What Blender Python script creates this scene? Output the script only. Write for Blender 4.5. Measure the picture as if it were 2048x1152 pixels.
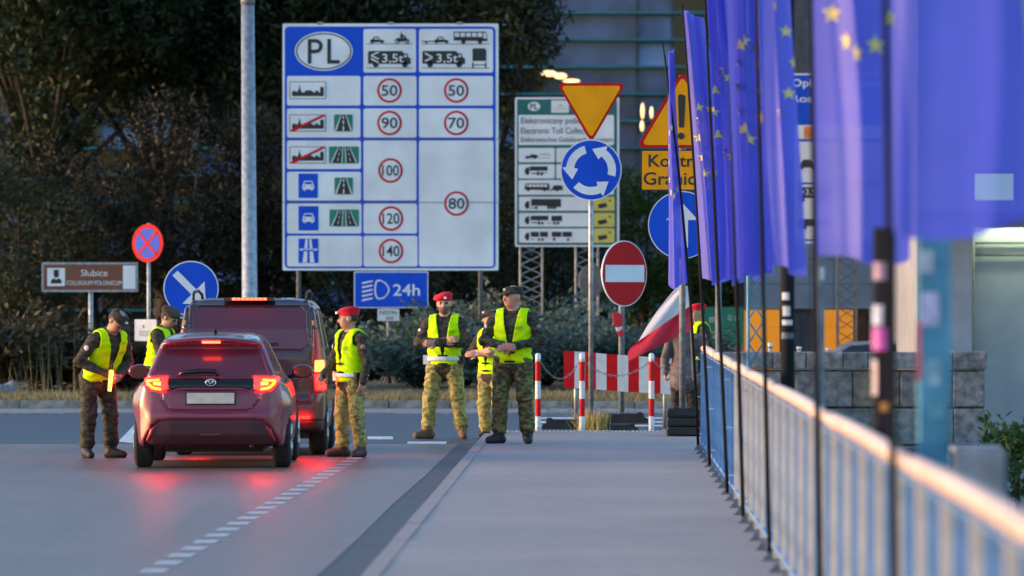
import bpy, bmesh, math, random
import numpy as np
from mathutils import Vector, Matrix

# ------------------------------------------------------------------ camera, sky, sun, exposure
for o in list(bpy.data.objects):
    bpy.data.objects.remove(o, do_unlink=True)
scene = bpy.context.scene
COL = scene.collection
R = math.radians
FPX = 200.0 / 36.0 * 2048.0          # 200 mm lens on a 36 mm sensor, photograph 2048 px wide
EYE = 1.9                            # eye height above the footway
ROAD = -0.08                         # the carriageway lies a low kerb below the footway

cd = bpy.data.cameras.new('camera')
cam = bpy.data.objects.new('camera', cd)
COL.objects.link(cam)
cam.location = (0, 0, EYE)
cam.rotation_euler = (R(90), 0, 0)
cd.lens = 200
cd.sensor_width = 36
cd.clip_start = 0.5
cd.clip_end = 6000
cd.dof.use_dof = True
cd.dof.focus_distance = 70.0
cd.dof.aperture_fstop = 2.8
scene.camera = cam

SUN_EL, SUN_AZ = 5.0, 268.0          # low glow on the far side of the bridge (azimuth from +Y, clockwise)
world = bpy.data.worlds.new('World')
scene.world = world
world.use_nodes = True
wn = world.node_tree
sky = wn.nodes.new('ShaderNodeTexSky')
sky.sky_type = 'NISHITA'
sky.sun_disc = False
sky.sun_elevation = R(SUN_EL)
sky.sun_rotation = R(SUN_AZ)
sky.air_density = 1.0
sky.dust_density = 1.2
sky.ozone_density = 2.6
bg = wn.nodes['Background']
bg.inputs['Strength'].default_value = 0.11
wn.links.new(sky.outputs[0], bg.inputs['Color'])

sd = bpy.data.lights.new('sun', 'SUN')
sd.energy = 0.55
sd.angle = R(14)
sd.color = (1.0, 0.56, 0.28)
sun = bpy.data.objects.new('sun', sd)
COL.objects.link(sun)
_d = Vector((math.sin(R(SUN_AZ)) * math.cos(R(SUN_EL)), math.cos(R(SUN_AZ)) * math.cos(R(SUN_EL)), math.sin(R(SUN_EL))))
sun.rotation_euler = (-_d).to_track_quat('-Z', 'Y').to_euler()

scene.view_settings.view_transform = 'Standard'
scene.view_settings.look = 'None'
scene.view_settings.gamma = 1.0
scene.view_settings.use_curve_mapping = False
scene.view_settings.exposure = 2.9
scene.render.engine = 'CYCLES'
scene.cycles.use_denoising = True
scene.cycles.sample_clamp_indirect = 6.0
scene.cycles.max_bounces = 6
scene.cycles.caustics_reflective = False
scene.cycles.caustics_refractive = False

rng = random.Random(11)
NR = np.random.default_rng(5)

# ------------------------------------------------------------------ where a point of the photograph lies at a given distance
def at(px, py, Y):
    return Vector(((px - 1024.0) * Y / FPX, Y, EYE - (py - 576.0) * Y / FPX))
def row(py, z=ROAD):                  # distance of a ground point seen in image row py
    return (EYE - z) * FPX / (py - 576.0)

# ------------------------------------------------------------------ materials
MATS = {}
def M(name, col, rough=0.6, metal=0.0, var=0.12, scale=6.0, bump=0.0, bscale=None, spec=0.5, col2=None, emit=None, estr=0.0, detail=5.0, coat=0.0, ramp=(0.35, 0.65)):
    if name in MATS:
        return MATS[name]
    m = bpy.data.materials.new(name)
    m.use_nodes = True
    nt = m.node_tree
    b = nt.nodes['Principled BSDF']
    b.inputs['Roughness'].default_value = rough
    b.inputs['Metallic'].default_value = metal
    b.inputs['Specular IOR Level'].default_value = spec
    if coat:
        b.inputs['Coat Weight'].default_value = coat
        b.inputs['Coat Roughness'].default_value = 0.06
    tc = nt.nodes.new('ShaderNodeTexCoord')
    if var or col2 is not None:
        n = nt.nodes.new('ShaderNodeTexNoise')
        n.inputs['Scale'].default_value = scale
        n.inputs['Detail'].default_value = detail
        nt.links.new(tc.outputs['Object'], n.inputs['Vector'])
        r = nt.nodes.new('ShaderNodeValToRGB')
        c2 = col2 if col2 is not None else tuple(max(0, c * (1 - 2 * var)) for c in col)
        c1 = col if col2 is not None else tuple(min(1, c * (1 + var)) for c in col)
        r.color_ramp.elements[0].position = ramp[0]
        r.color_ramp.elements[1].position = ramp[1]
        r.color_ramp.elements[0].color = (*c2, 1)
        r.color_ramp.elements[1].color = (*c1, 1)
        nt.links.new(n.outputs['Fac'], r.inputs['Fac'])
        nt.links.new(r.outputs['Color'], b.inputs['Base Color'])
    else:
        b.inputs['Base Color'].default_value = (*col, 1)
    if bump:
        n2 = nt.nodes.new('ShaderNodeTexNoise')
        n2.inputs['Scale'].default_value = bscale or scale * 6
        n2.inputs['Detail'].default_value = 4
        nt.links.new(tc.outputs['Object'], n2.inputs['Vector'])
        bp = nt.nodes.new('ShaderNodeBump')
        bp.inputs['Strength'].default_value = bump
        bp.inputs['Distance'].default_value = 0.02
        nt.links.new(n2.outputs['Fac'], bp.inputs['Height'])
        nt.links.new(bp.outputs['Normal'], b.inputs['Normal'])
    if emit is not None:
        b.inputs['Emission Color'].default_value = (*emit, 1)
        b.inputs['Emission Strength'].default_value = estr
    MATS[name] = m
    return m

def camo_mat(name, cols, scale=9.0):
    m = bpy.data.materials.new(name)
    m.use_nodes = True
    nt = m.node_tree
    b = nt.nodes['Principled BSDF']
    b.inputs['Roughness'].default_value = 0.85
    tc = nt.nodes.new('ShaderNodeTexCoord')
    prev = None
    for i, c in enumerate(cols):
        rgb = nt.nodes.new('ShaderNodeRGB')
        rgb.outputs[0].default_value = (*c, 1)
        if prev is None:
            prev = rgb.outputs[0]
            continue
        mp = nt.nodes.new('ShaderNodeMapping')
        mp.inputs['Location'].default_value = (3.1 * i, 7.7 * i, 1.3 * i)
        mp.inputs['Scale'].default_value = (1.0, 1.0, 1.5)
        nt.links.new(tc.outputs['Object'], mp.inputs['Vector'])
        n = nt.nodes.new('ShaderNodeTexNoise')
        n.inputs['Scale'].default_value = scale * (1 + 0.35 * i)
        n.inputs['Detail'].default_value = 3
        nt.links.new(mp.outputs[0], n.inputs['Vector'])
        r = nt.nodes.new('ShaderNodeValToRGB')
        r.color_ramp.elements[0].position = 0.52
        r.color_ramp.elements[1].position = 0.56
        nt.links.new(n.outputs['Fac'], r.inputs['Fac'])
        mx = nt.nodes.new('ShaderNodeMix')
        mx.data_type = 'RGBA'
        nt.links.new(r.outputs['Color'], mx.inputs[0])
        nt.links.new(prev, mx.inputs[6])
        nt.links.new(rgb.outputs[0], mx.inputs[7])
        prev = mx.outputs[2]
    nt.links.new(prev, b.inputs['Base Color'])
    n2 = nt.nodes.new('ShaderNodeTexNoise')
    n2.inputs['Scale'].default_value = 22
    n2.inputs['Detail'].default_value = 3
    nt.links.new(tc.outputs['Object'], n2.inputs['Vector'])
    bp = nt.nodes.new('ShaderNodeBump')
    bp.inputs['Strength'].default_value = 0.5
    bp.inputs['Distance'].default_value = 0.03
    nt.links.new(n2.outputs['Fac'], bp.inputs['Height'])
    nt.links.new(bp.outputs['Normal'], b.inputs['Normal'])
    MATS[name] = m
    return m

def cloth_mat(name, col, trans=0.4, sheer=0.0):
    m = bpy.data.materials.new(name)
    m.use_nodes = True
    nt = m.node_tree
    out = nt.nodes['Material Output']
    nt.nodes.remove(nt.nodes['Principled BSDF'])
    d = nt.nodes.new('ShaderNodeBsdfDiffuse')
    t = nt.nodes.new('ShaderNodeBsdfTranslucent')
    g = nt.nodes.new('ShaderNodeBsdfGlossy')
    g.inputs['Roughness'].default_value = 0.55
    tc = nt.nodes.new('ShaderNodeTexCoord')
    n = nt.nodes.new('ShaderNodeTexNoise')
    n.inputs['Scale'].default_value = 3
    nt.links.new(tc.outputs['Object'], n.inputs['Vector'])
    r = nt.nodes.new('ShaderNodeValToRGB')
    r.color_ramp.elements[0].color = (*[c * 0.85 for c in col], 1)
    r.color_ramp.elements[1].color = (*[min(1, c * 1.1) for c in col], 1)
    nt.links.new(n.outputs['Fac'], r.inputs['Fac'])
    nt.links.new(r.outputs[0], d.inputs['Color'])
    nt.links.new(r.outputs[0], t.inputs['Color'])
    a = nt.nodes.new('ShaderNodeMixShader')
    a.inputs[0].default_value = trans
    nt.links.new(d.outputs[0], a.inputs[1])
    nt.links.new(t.outputs[0], a.inputs[2])
    b2 = nt.nodes.new('ShaderNodeMixShader')
    b2.inputs[0].default_value = 0.05
    nt.links.new(a.outputs[0], b2.inputs[1])
    nt.links.new(g.outputs[0], b2.inputs[2])
    if sheer:
        tp = nt.nodes.new('ShaderNodeBsdfTransparent')
        b3 = nt.nodes.new('ShaderNodeMixShader')
        b3.inputs[0].default_value = sheer
        nt.links.new(b2.outputs[0], b3.inputs[1])
        nt.links.new(tp.outputs[0], b3.inputs[2])
        b2 = b3
    nt.links.new(b2.outputs[0], out.inputs['Surface'])
    MATS[name] = m
    return m

def lamp_mat(name, col, strength, base=(0.3, 0.02, 0.02)):
    return M(name, base, 0.25, var=0, emit=col, estr=strength)

# ------------------------------------------------------------------ object helpers
def link_mesh(name, me, mats, parent=None, smooth=False):
    o = bpy.data.objects.new(name, me)
    COL.objects.link(o)
    if mats is not None:
        if not isinstance(mats, (list, tuple)):
            mats = [mats]
        if len(me.materials) == 0:
            for m in mats:
                me.materials.append(m)
    if smooth:
        me.polygons.foreach_set('use_smooth', [True] * len(me.polygons))
    if parent is not None:
        o.parent = parent
    return o

def tag(o, label, cat=None, group=None, kind=None):
    if label:
        o['label'] = label
    if cat:
        o['category'] = cat
    if group:
        o['group'] = group
    if kind:
        o['kind'] = kind
    return o

def thing(name, label, cat, loc=(0, 0, 0), rz=0.0, group=None):
    o = bpy.data.objects.new(name, None)
    o.empty_display_size = 0.1
    COL.objects.link(o)
    o.location = loc
    o.rotation_euler = (0, 0, rz)
    return tag(o, label, cat, group)

def child(name, me, parent, loc=(0, 0, 0), rot=(0, 0, 0), scale=(1, 1, 1)):
    o = bpy.data.objects.new(name, me)
    COL.objects.link(o)
    o.parent = parent
    o.location = loc
    o.rotation_euler = rot
    o.scale = scale
    return o

def copy_tree(o, parent=None):
    c = o.copy()
    COL.objects.link(c)
    c.parent = parent
    for k in list(o.children):
        copy_tree(k, c)
    return c

class MB:
    """collects vertices and faces, then links them as one mesh object"""
    def __init__(self):
        self.v = []
        self.f = []
    def add(self, vs, fs):
        n = len(self.v)
        self.v += [tuple(p) for p in vs]
        self.f += [tuple(i + n for i in q) for q in fs]
        return self
    def box(self, lo, hi, rz=0.0, pivot=None):
        x0, y0, z0 = lo
        x1, y1, z1 = hi
        vs = [(x0, y0, z0), (x1, y0, z0), (x1, y1, z0), (x0, y1, z0), (x0, y0, z1), (x1, y0, z1), (x1, y1, z1), (x0, y1, z1)]
        if rz:
            c, s = math.cos(rz), math.sin(rz)
            px, py = pivot or ((x0 + x1) / 2, (y0 + y1) / 2)
            vs = [(px + (x - px) * c - (y - py) * s, py + (x - px) * s + (y - py) * c, z) for x, y, z in vs]
        return self.add(vs, [(0, 3, 2, 1), (4, 5, 6, 7), (0, 1, 5, 4), (1, 2, 6, 5), (2, 3, 7, 6), (3, 0, 4, 7)])
    def bar(self, a, b, w, d=None):
        return self.tube([a, b], [w, w], 4, caps=True)
    def tube(self, pts, rad, seg=10, caps=True):
        pts = [Vector(p) for p in pts]
        if not isinstance(rad, (list, tuple)):
            rad = [rad] * len(pts)
        n0 = len(self.v)
        up = None
        for i, p in enumerate(pts):
            t = (pts[min(i + 1, len(pts) - 1)] - pts[max(i - 1, 0)]).normalized()
            if up is None:
                a = Vector((0, 0, 1)) if abs(t.z) < 0.9 else Vector((0, 1, 0))
                up = (a - t * a.dot(t)).normalized()
            else:
                up = (up - t * up.dot(t)).normalized()
            s = t.cross(up)
            for k in range(seg):
                an = 2 * math.pi * (k + 0.5) / seg
                self.v.append(tuple(p + (up * math.cos(an) + s * math.sin(an)) * rad[i]))
        for i in range(len(pts) - 1):
            for k in range(seg):
                a = n0 + i * seg + k
                b = n0 + i * seg + (k + 1) % seg
                self.f.append((a, b, b + seg, a + seg))
        if caps:
            self.f.append(tuple(n0 + k for k in reversed(range(seg))))
            e = n0 + (len(pts) - 1) * seg
            self.f.append(tuple(e + k for k in range(seg)))
        return self
    def prism(self, pts, y0, y1):
        """outline in (x, z), front at y0, back at y1"""
        a = sum(pts[i][0] * pts[(i + 1) % len(pts)][1] - pts[(i + 1) % len(pts)][0] * pts[i][1] for i in range(len(pts)))
        if a < 0:
            pts = list(reversed(pts))
        n = len(pts)
        vs = [(x, y0, z) for x, z in pts] + [(x, y1, z) for x, z in pts]
        fs = [tuple(range(n)), tuple(n + i for i in reversed(range(n)))]
        fs += [(i, i + n, (i + 1) % n + n, (i + 1) % n) for i in range(n)]
        return self.add(vs, fs)
    def face(self, pts, y=0.0):
        a = sum(pts[i][0] * pts[(i + 1) % len(pts)][1] - pts[(i + 1) % len(pts)][0] * pts[i][1] for i in range(len(pts)))
        if a < 0:
            pts = list(reversed(pts))
        return self.add([(x, y, z) for x, z in pts], [tuple(range(len(pts)))])
    def ring(self, outer, inner, y=0.0):
        n = len(outer)
        vs = [(x, y, z) for x, z in outer] + [(x, y, z) for x, z in inner]
        return self.add(vs, [(i, (i + 1) % n, (i + 1) % n + n, i + n) for i in range(n)])
    def sheet(self, pts, z):
        return self.add([(x, y, z) for x, y in pts], [tuple(range(len(pts)))])
    def lathe(self, prof, seg=20, axis='z', c=(0, 0, 0)):
        n0 = len(self.v)
        for r, h in prof:
            for k in range(seg):
                an = 2 * math.pi * k / seg
                u, w = r * math.cos(an), r * math.sin(an)
                p = (u, w, h) if axis == 'z' else ((h, u, w) if axis == 'x' else (u, h, w))
                self.v.append((p[0] + c[0], p[1] + c[1], p[2] + c[2]))
        for i in range(len(prof) - 1):
            for k in range(seg):
                a = n0 + i * seg + k
                b = n0 + i * seg + (k + 1) % seg
                self.f.append((a, b, b + seg, a + seg))
        return self
    def mesh(self, name='mesh'):
        me = bpy.data.meshes.new(name)
        me.from_pydata(self.v, [], self.f)
        me.validate()
        me.update()
        return me
    def build(self, name, mat, parent=None, smooth=False):
        return link_mesh(name, self.mesh(name), mat, parent, smooth)

def np_mesh(name, V, F):
    """V (n,3) array, F (m,4) quads"""
    me = bpy.data.meshes.new(name)
    V = np.asarray(V, dtype=np.float32)
    F = np.asarray(F, dtype=np.int32)
    k = F.shape[1]
    me.vertices.add(len(V))
    me.vertices.foreach_set('co', V.ravel())
    me.loops.add(F.size)
    me.loops.foreach_set('vertex_index', F.ravel())
    me.polygons.add(len(F))
    me.polygons.foreach_set('loop_start', np.arange(len(F), dtype=np.int32) * k)
    me.polygons.foreach_set('loop_total', np.full(len(F), k, dtype=np.int32))
    me.update(calc_edges=True)
    return me

_txt = {}
def text_pts(s, x0, x1, z0, z1, spacing=1.0, heavy=0.0):
    """lettering as flat faces filling the box (x0,z0)-(x1,z1); returns verts (x,z) and faces"""
    key = (s, spacing, heavy)
    if key not in _txt:
        cu = bpy.data.curves.new('lettering', 'FONT')
        cu.body = s
        cu.resolution_u = 3
        cu.space_character = spacing
        cu.offset = heavy
        o = bpy.data.objects.new('lettering', cu)
        COL.objects.link(o)
        dg = bpy.context.evaluated_depsgraph_get()
        me = bpy.data.meshes.new_from_object(o.evaluated_get(dg))
        vs = [(v.co.x, v.co.y) for v in me.vertices]
        fs = [tuple(p.vertices) for p in me.polygons]
        bpy.data.objects.remove(o, do_unlink=True)
        bpy.data.curves.remove(cu)
        bpy.data.meshes.remove(me)
        _txt[key] = (vs, fs)
    vs, fs = _txt[key]
    ax, bx = min(v[0] for v in vs), max(v[0] for v in vs)
    az, bz = min(v[1] for v in vs), max(v[1] for v in vs)
    sx, sz = (x1 - x0) / (bx - ax), (z1 - z0) / (bz - az)
    return [(x0 + (x - ax) * sx, z0 + (z - az) * sz) for x, z in vs], fs

def add_text(mb, s, x0, x1, z0, z1, y, spacing=1.0, heavy=0.0):
    vs, fs = text_pts(s, x0, x1, min(z0, z1), max(z0, z1), spacing, heavy)
    return mb.add([(x, y, z) for x, z in vs], fs)

def rrect(x0, x1, z0, z1, r=0.03, n=4):
    if z0 > z1:
        z0, z1 = z1, z0
    pts = []
    for cx, cz, a0 in ((x1 - r, z1 - r, 0), (x0 + r, z1 - r, 90), (x0 + r, z0 + r, 180), (x1 - r, z0 + r, 270)):
        for k in range(n + 1):
            a = R(a0 + 90 * k / n)
            pts.append((cx + r * math.cos(a), cz + r * math.sin(a)))
    return pts

def oval(cx, cz, rx, rz, n=40):
    return [(cx + rx * math.cos(2 * math.pi * k / n), cz + rz * math.sin(2 * math.pi * k / n)) for k in range(n)]

# ------------------------------------------------------------------ rounded solids from distance fields
def surface_nets(F, org, h):
    F = np.asarray(F, dtype=np.float32)
    nx, ny, nz = F.shape
    S = F < 0
    cnt = np.zeros((nx - 1, ny - 1, nz - 1), np.int8)
    offs = [(i, j, k) for i in (0, 1) for j in (0, 1) for k in (0, 1)]
    for i, j, k in offs:
        cnt += S[i:nx - 1 + i, j:ny - 1 + j, k:nz - 1 + k]
    act = (cnt > 0) & (cnt < 8)
    I, J, K = np.nonzero(act)
    idx = np.full(act.shape, -1, np.int32)
    idx[I, J, K] = np.arange(len(I))
    acc = np.zeros((len(I), 3))
    n = np.zeros(len(I))
    val = {o: F[I + o[0], J + o[1], K + o[2]] for o in offs}
    for a in offs:
        for ax in range(3):
            if a[ax] == 1:
                continue
            b = list(a)
            b[ax] = 1
            b = tuple(b)
            fa, fb = val[a], val[b]
            m = (fa < 0) != (fb < 0)
            t = np.where(m, fa / np.where(m, fa - fb, 1), 0)
            for c in range(3):
                acc[:, c] += m * (a[c] + (t if c == ax else 0))
            n += m
    P = acc / n[:, None] + np.stack([I, J, K], 1)
    V = P * h + np.asarray(org)
    quads = []
    for ax in range(3):
        b, c = (ax + 1) % 3, (ax + 2) % 3
        sl0 = [slice(None)] * 3
        sl1 = [slice(None)] * 3
        sl0[ax] = slice(0, -1)
        sl1[ax] = slice(1, None)
        A, B = S[tuple(sl0)], S[tuple(sl1)]
        for sgn in (0, 1):
            m = (A & ~B) if sgn == 0 else (~A & B)
            e = np.stack(np.nonzero(m), 1)
            ok = (e[:, b] > 0) & (e[:, c] > 0) & (e[:, b] < F.shape[b] - 1) & (e[:, c] < F.shape[c] - 1)
            e = e[ok]
            if len(e) == 0:
                continue
            def cell(db, dc):
                q = e.copy()
                q[:, b] -= db
                q[:, c] -= dc
                return idx[q[:, 0], q[:, 1], q[:, 2]]
            q = np.stack([cell(1, 1), cell(0, 1), cell(0, 0), cell(1, 0)], 1)
            if sgn == 1:
                q = q[:, ::-1]
            quads.append(q)
    return V, (np.concatenate(quads) if quads else np.zeros((0, 4), int)), (I, J, K)

def poly_sd(X, Z, pts):
    """signed distance to a 2-D outline, negative inside"""
    X, Z = np.broadcast_arrays(np.asarray(X, float), np.asarray(Z, float))
    d = np.full(X.shape, 1e9)
    ins = np.zeros(X.shape, bool)
    n = len(pts)
    for i in range(n):
        ax, az = pts[i]
        bx, bz = pts[(i + 1) % n]
        ex, ez = bx - ax, bz - az
        wx, wz = X - ax, Z - az
        t = np.clip((wx * ex + wz * ez) / (ex * ex + ez * ez + 1e-12), 0, 1)
        d = np.minimum(d, (wx - ex * t) ** 2 + (wz - ez * t) ** 2)
        c = ((az <= Z) & (bz > Z)) | ((bz <= Z) & (az > Z))
        with np.errstate(divide='ignore', invalid='ignore'):
            xi = ax + (Z - az) / (ez if ez != 0 else 1e-12) * ex
        ins ^= c & (X < xi)
    return np.where(ins, -1, 1) * np.sqrt(d)

def smax(a, b, k):
    h = np.clip(0.5 - 0.5 * (b - a) / k, 0, 1)
    return b * (1 - h) + a * h + k * h * (1 - h)
def smin(a, b, k):
    return -smax(-a, -b, k)

def axes(lo, hi, h):
    return [np.arange(lo[i], hi[i] + h, h) for i in range(3)]
# ------------------------------------------------------------------ the setting: bridge deck, footway, roundabout, land
def rail_x(Y): return 1.264 + 0.0147 * Y
def kerb_x(Y): return -0.252 + 0.0172 * (Y - 73.5)
def gut_x(Y): return -1.372 + 0.0198 * (Y - 37.5)

def ground_mat(name, c1, c2, rough, fine=60.0, big=0.35, bump=0.25, streak=False, spec=0.4):
    m = bpy.data.materials.new(name)
    m.use_nodes = True
    nt = m.node_tree
    b = nt.nodes['Principled BSDF']
    b.inputs['Roughness'].default_value = rough
    b.inputs['Specular IOR Level'].default_value = spec
    tc = nt.nodes.new('ShaderNodeTexCoord')
    mp = nt.nodes.new('ShaderNodeMapping')
    mp.inputs['Scale'].default_value = (0.25, 0.8, 1.0) if streak else (0.6, 0.55, 1.0)
    nt.links.new(tc.outputs['Object'], mp.inputs['Vector'])
    n = nt.nodes.new('ShaderNodeTexNoise')
    n.inputs['Scale'].default_value = big * 3
    n.inputs['Detail'].default_value = 6
    n.inputs['Roughness'].default_value = 0.6
    nt.links.new(mp.outputs[0], n.inputs['Vector'])
    n2 = nt.nodes.new('ShaderNodeTexNoise')
    n2.inputs['Scale'].default_value = fine
    n2.inputs['Detail'].default_value = 3
    nt.links.new(tc.outputs['Object'], n2.inputs['Vector'])
    mp3 = nt.nodes.new('ShaderNodeMapping')                   # wheel tracks and wear along the direction of travel
    mp3.inputs['Scale'].default_value = (1.1, 0.045, 1.0)
    nt.links.new(tc.outputs['Object'], mp3.inputs['Vector'])
    n3 = nt.nodes.new('ShaderNodeTexNoise')
    n3.inputs['Scale'].default_value = 1.3
    n3.inputs['Detail'].default_value = 4
    nt.links.new(mp3.outputs[0], n3.inputs['Vector'])
    n4 = nt.nodes.new('ShaderNodeTexNoise')                   # coarse aggregate and stains
    n4.inputs['Scale'].default_value = 7.0
    n4.inputs['Detail'].default_value = 8
    n4.inputs['Roughness'].default_value = 0.75
    nt.links.new(mp.outputs[0], n4.inputs['Vector'])
    av = nt.nodes.new('ShaderNodeMix')
    av.inputs[0].default_value = 0.4 if streak else 0.12
    nt.links.new(n.outputs['Fac'], av.inputs[2])
    nt.links.new(n3.outputs['Fac'], av.inputs[3])
    aw = nt.nodes.new('ShaderNodeMix')
    aw.inputs[0].default_value = 0.35
    nt.links.new(av.outputs[0], aw.inputs[2])
    nt.links.new(n4.outputs['Fac'], aw.inputs[3])
    ad = nt.nodes.new('ShaderNodeMix')
    ad.inputs[0].default_value = 0.35
    nt.links.new(aw.outputs[0], ad.inputs[2])
    nt.links.new(n2.outputs['Fac'], ad.inputs[3])
    r = nt.nodes.new('ShaderNodeValToRGB')
    r.color_ramp.elements[0].position = 0.43
    r.color_ramp.elements[1].position = 0.57
    r.color_ramp.elements[0].color = (*c2, 1)
    r.color_ramp.elements[1].color = (*c1, 1)
    nt.links.new(ad.outputs[0], r.inputs['Fac'])
    nt.links.new(r.outputs[0], b.inputs['Base Color'])
    rr = nt.nodes.new('ShaderNodeMapRange')
    rr.inputs[3].default_value = rough - 0.12
    rr.inputs[4].default_value = min(1, rough + 0.12)
    nt.links.new(n.outputs['Fac'], rr.inputs[0])
    nt.links.new(rr.outputs[0], b.inputs['Roughness'])
    bp = nt.nodes.new('ShaderNodeBump')
    bp.inputs['Strength'].default_value = bump
    bp.inputs['Distance'].default_value = 0.01
    nt.links.new(n2.outputs['Fac'], bp.inputs['Height'])
    nt.links.new(bp.outputs['Normal'], b.inputs['Normal'])
    MATS[name] = m
    return m

m_bridge = ground_mat('worn bridge asphalt with red glare', (0.27, 0.17, 0.155), (0.13, 0.085, 0.08), 0.44, 55, 0.12, 0.25, True, 0.24)  # red glare on the road is put into the asphalt colour
m_patch = ground_mat('dark gutter asphalt', (0.085, 0.072, 0.08), (0.055, 0.048, 0.054), 0.6, 55, 0.4, 0.3, True)
m_foot = ground_mat('footway asphalt', (0.45, 0.345, 0.315), (0.33, 0.262, 0.25), 0.8, 70, 0.16, 0.4, False, 0.25)
m_road = ground_mat('roundabout asphalt', (0.075, 0.08, 0.1), (0.055, 0.06, 0.075), 0.6, 50, 0.3, 0.3)
m_verge = ground_mat('dry verge', (0.2, 0.15, 0.08), (0.09, 0.07, 0.04), 0.95, 14, 0.8, 1.0)
m_land = ground_mat('land', (0.07, 0.07, 0.05), (0.045, 0.045, 0.035), 0.95, 5, 0.2, 0.6)
m_setts = ground_mat('granite setts', (0.3, 0.3, 0.31), (0.17, 0.17, 0.18), 0.8, 9, 2.0, 1.0)
m_kerb = M('kerb granite', (0.24, 0.225, 0.21), 0.8, var=0.25, scale=5, bump=0.4)
m_paint = M('white road paint', (0.66, 0.66, 0.66), 0.7, var=0.2, scale=9)
m_paintw = M('worn road paint', (0.62, 0.58, 0.58), 0.7, col2=(0.36, 0.33, 0.33), scale=14)

def struct(name, mb, mat, smooth=False):
    o = mb.build(name, mat, None, smooth)
    o['kind'] = 'structure'
    return o

struct('ground', MB().sheet([(-900, -300), (900, -300), (900, 3000), (-900, 3000)], -6.5), m_land)

# bridge carriageway, end at the joint with the roundabout
JOINT = 72.2
def slab(name, poly, top, depth, mat):
    mb = MB()
    n = len(poly)
    mb.add([(x, y, top) for x, y in poly] + [(x, y, top - depth) for x, y in poly],
           [tuple(range(n)), tuple(reversed(range(n, 2 * n)))] + [(i, i + n, (i + 1) % n + n, (i + 1) % n) for i in range(n)])
    return struct(name, mb, mat)

bridge = slab('bridge_road', [(-13, -30), (gut_x(-30), -30), (gut_x(38), 38), (gut_x(45) + .006, 45), (gut_x(52) - .01, 52), (gut_x(60) + .008, 60), (gut_x(JOINT), JOINT), (-13, JOINT)], ROAD, 0.6, m_bridge)
gp = [(gut_x(y) + 0.002 + d, y) for y, d in ((-30, 0), (38, 0), (45, .006), (52, -.01), (60, .008), (JOINT, 0))]
kp = [(kerb_x(y) - 0.13, y) for y in (JOINT, 60, 50, 40, -30)]
slab('gutter_road', gp + kp, ROAD - 0.004, 0.6, m_patch)
foot = slab('footway', [(kerb_x(-30), -30), (rail_x(-30) + 0.35, -30), (rail_x(75.6) + 0.35, 75.6), (kerb_x(75.6), 75.6)], 0.0, 0.7, m_foot)
# kerb stones along the footway
kerb = thing('kerb', None, None)
kerb['kind'] = 'structure'
del_keys = [k for k in ('label', 'category') if k in kerb]
ks = MB().box((-0.06, 0.004, -0.7), (0.06, 0.986, 0.006)).mesh('kerb_stone')
ks.materials.append(m_foot)
y = 30.0
while y < 75:
    child('kerb_stone', ks, kerb, (kerb_x(y) - 0.0635, y, rng.uniform(-.004, .003)), (0, 0, -math.atan(0.0172)))
    y += 0.99
# lane dashes on the bridge
for i in range(24):
    y0 = 39.5 + i * 1.14
    x = -2.50 + 0.0257 * (y0 - 39.9)
    mb = MB().sheet([(x - .09, y0), (x + .09, y0), (x + .105, y0 + .58), (x - .075, y0 + .58)], ROAD + 0.004)
    mb.build('lane_dash', m_paintw, bridge)
# metal joint with studs at the end of the footway
mb = MB()
for i in range(46):
    x = kerb_x(75) + 0.05 + i * 0.055
    mb.box((x, 75.25, 0.0), (x + .03, 75.45, 0.012))
tj = mb.build('tactile_studs', m_paint, foot)
tj['kind'] = 'stuff'

# roundabout carriageway and verge beyond
rb = slab('roundabout_road', [(-60, JOINT + .03), (kerb_x(JOINT) - .14, JOINT + .03), (kerb_x(75.6) - .14, 75.63), (3.6, 75.63), (3.6, 89.4), (-60, 89.4)], ROAD - 0.003, 0.6, m_road)
def marking(pts):
    MB().sheet(pts, ROAD + 0.002).build('road_marking', m_paint, rb)
for y0, y1 in ((86.0, 87.0), (83.3, 84.5), (81.3, 82.2)):
    marking([(0.4, y0), (2.7, y0), (2.7, y1), (0.4, y1)])
for x0, x1, y0, y1 in ((815, 893, 895, 891.5), (735, 786, 879, 873)):
    Y0, Y1 = row(y0), row(y1)
    if Y0 < JOINT + .05:
        Y0, Y1 = JOINT + .05, JOINT + 1.1
    marking([(at(x0, 0, Y0).x, Y0), (at(x1, 0, Y0).x, Y0), (at(x1, 0, Y1).x, Y1), (at(x0, 0, Y1).x, Y1)])
marking([(at(228, 0, 72.5).x, 73.2), (at(275, 0, 72.5).x, 72.4), (at(300, 0, 82).x, 83), (at(262, 0, 82).x, 83)])
struct('sett_strip', MB().box((-60, 89.42, -.7), (3.6, 92.5, ROAD + .02)), m_setts)
vk = thing('verge_kerb', None, None)
vk['kind'] = 'structure'
vs = MB().box((0, 0, -.5), (0.985, .3, 0.14)).mesh('kerb_stone')
vs.materials.append(m_kerb)
x = -22.0
while x < 3.4:
    child('kerb_stone', vs, vk, (x, 92.52 + rng.uniform(-.01, .01), ROAD + rng.uniform(-.01, .01)))
    x += 1.0
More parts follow.
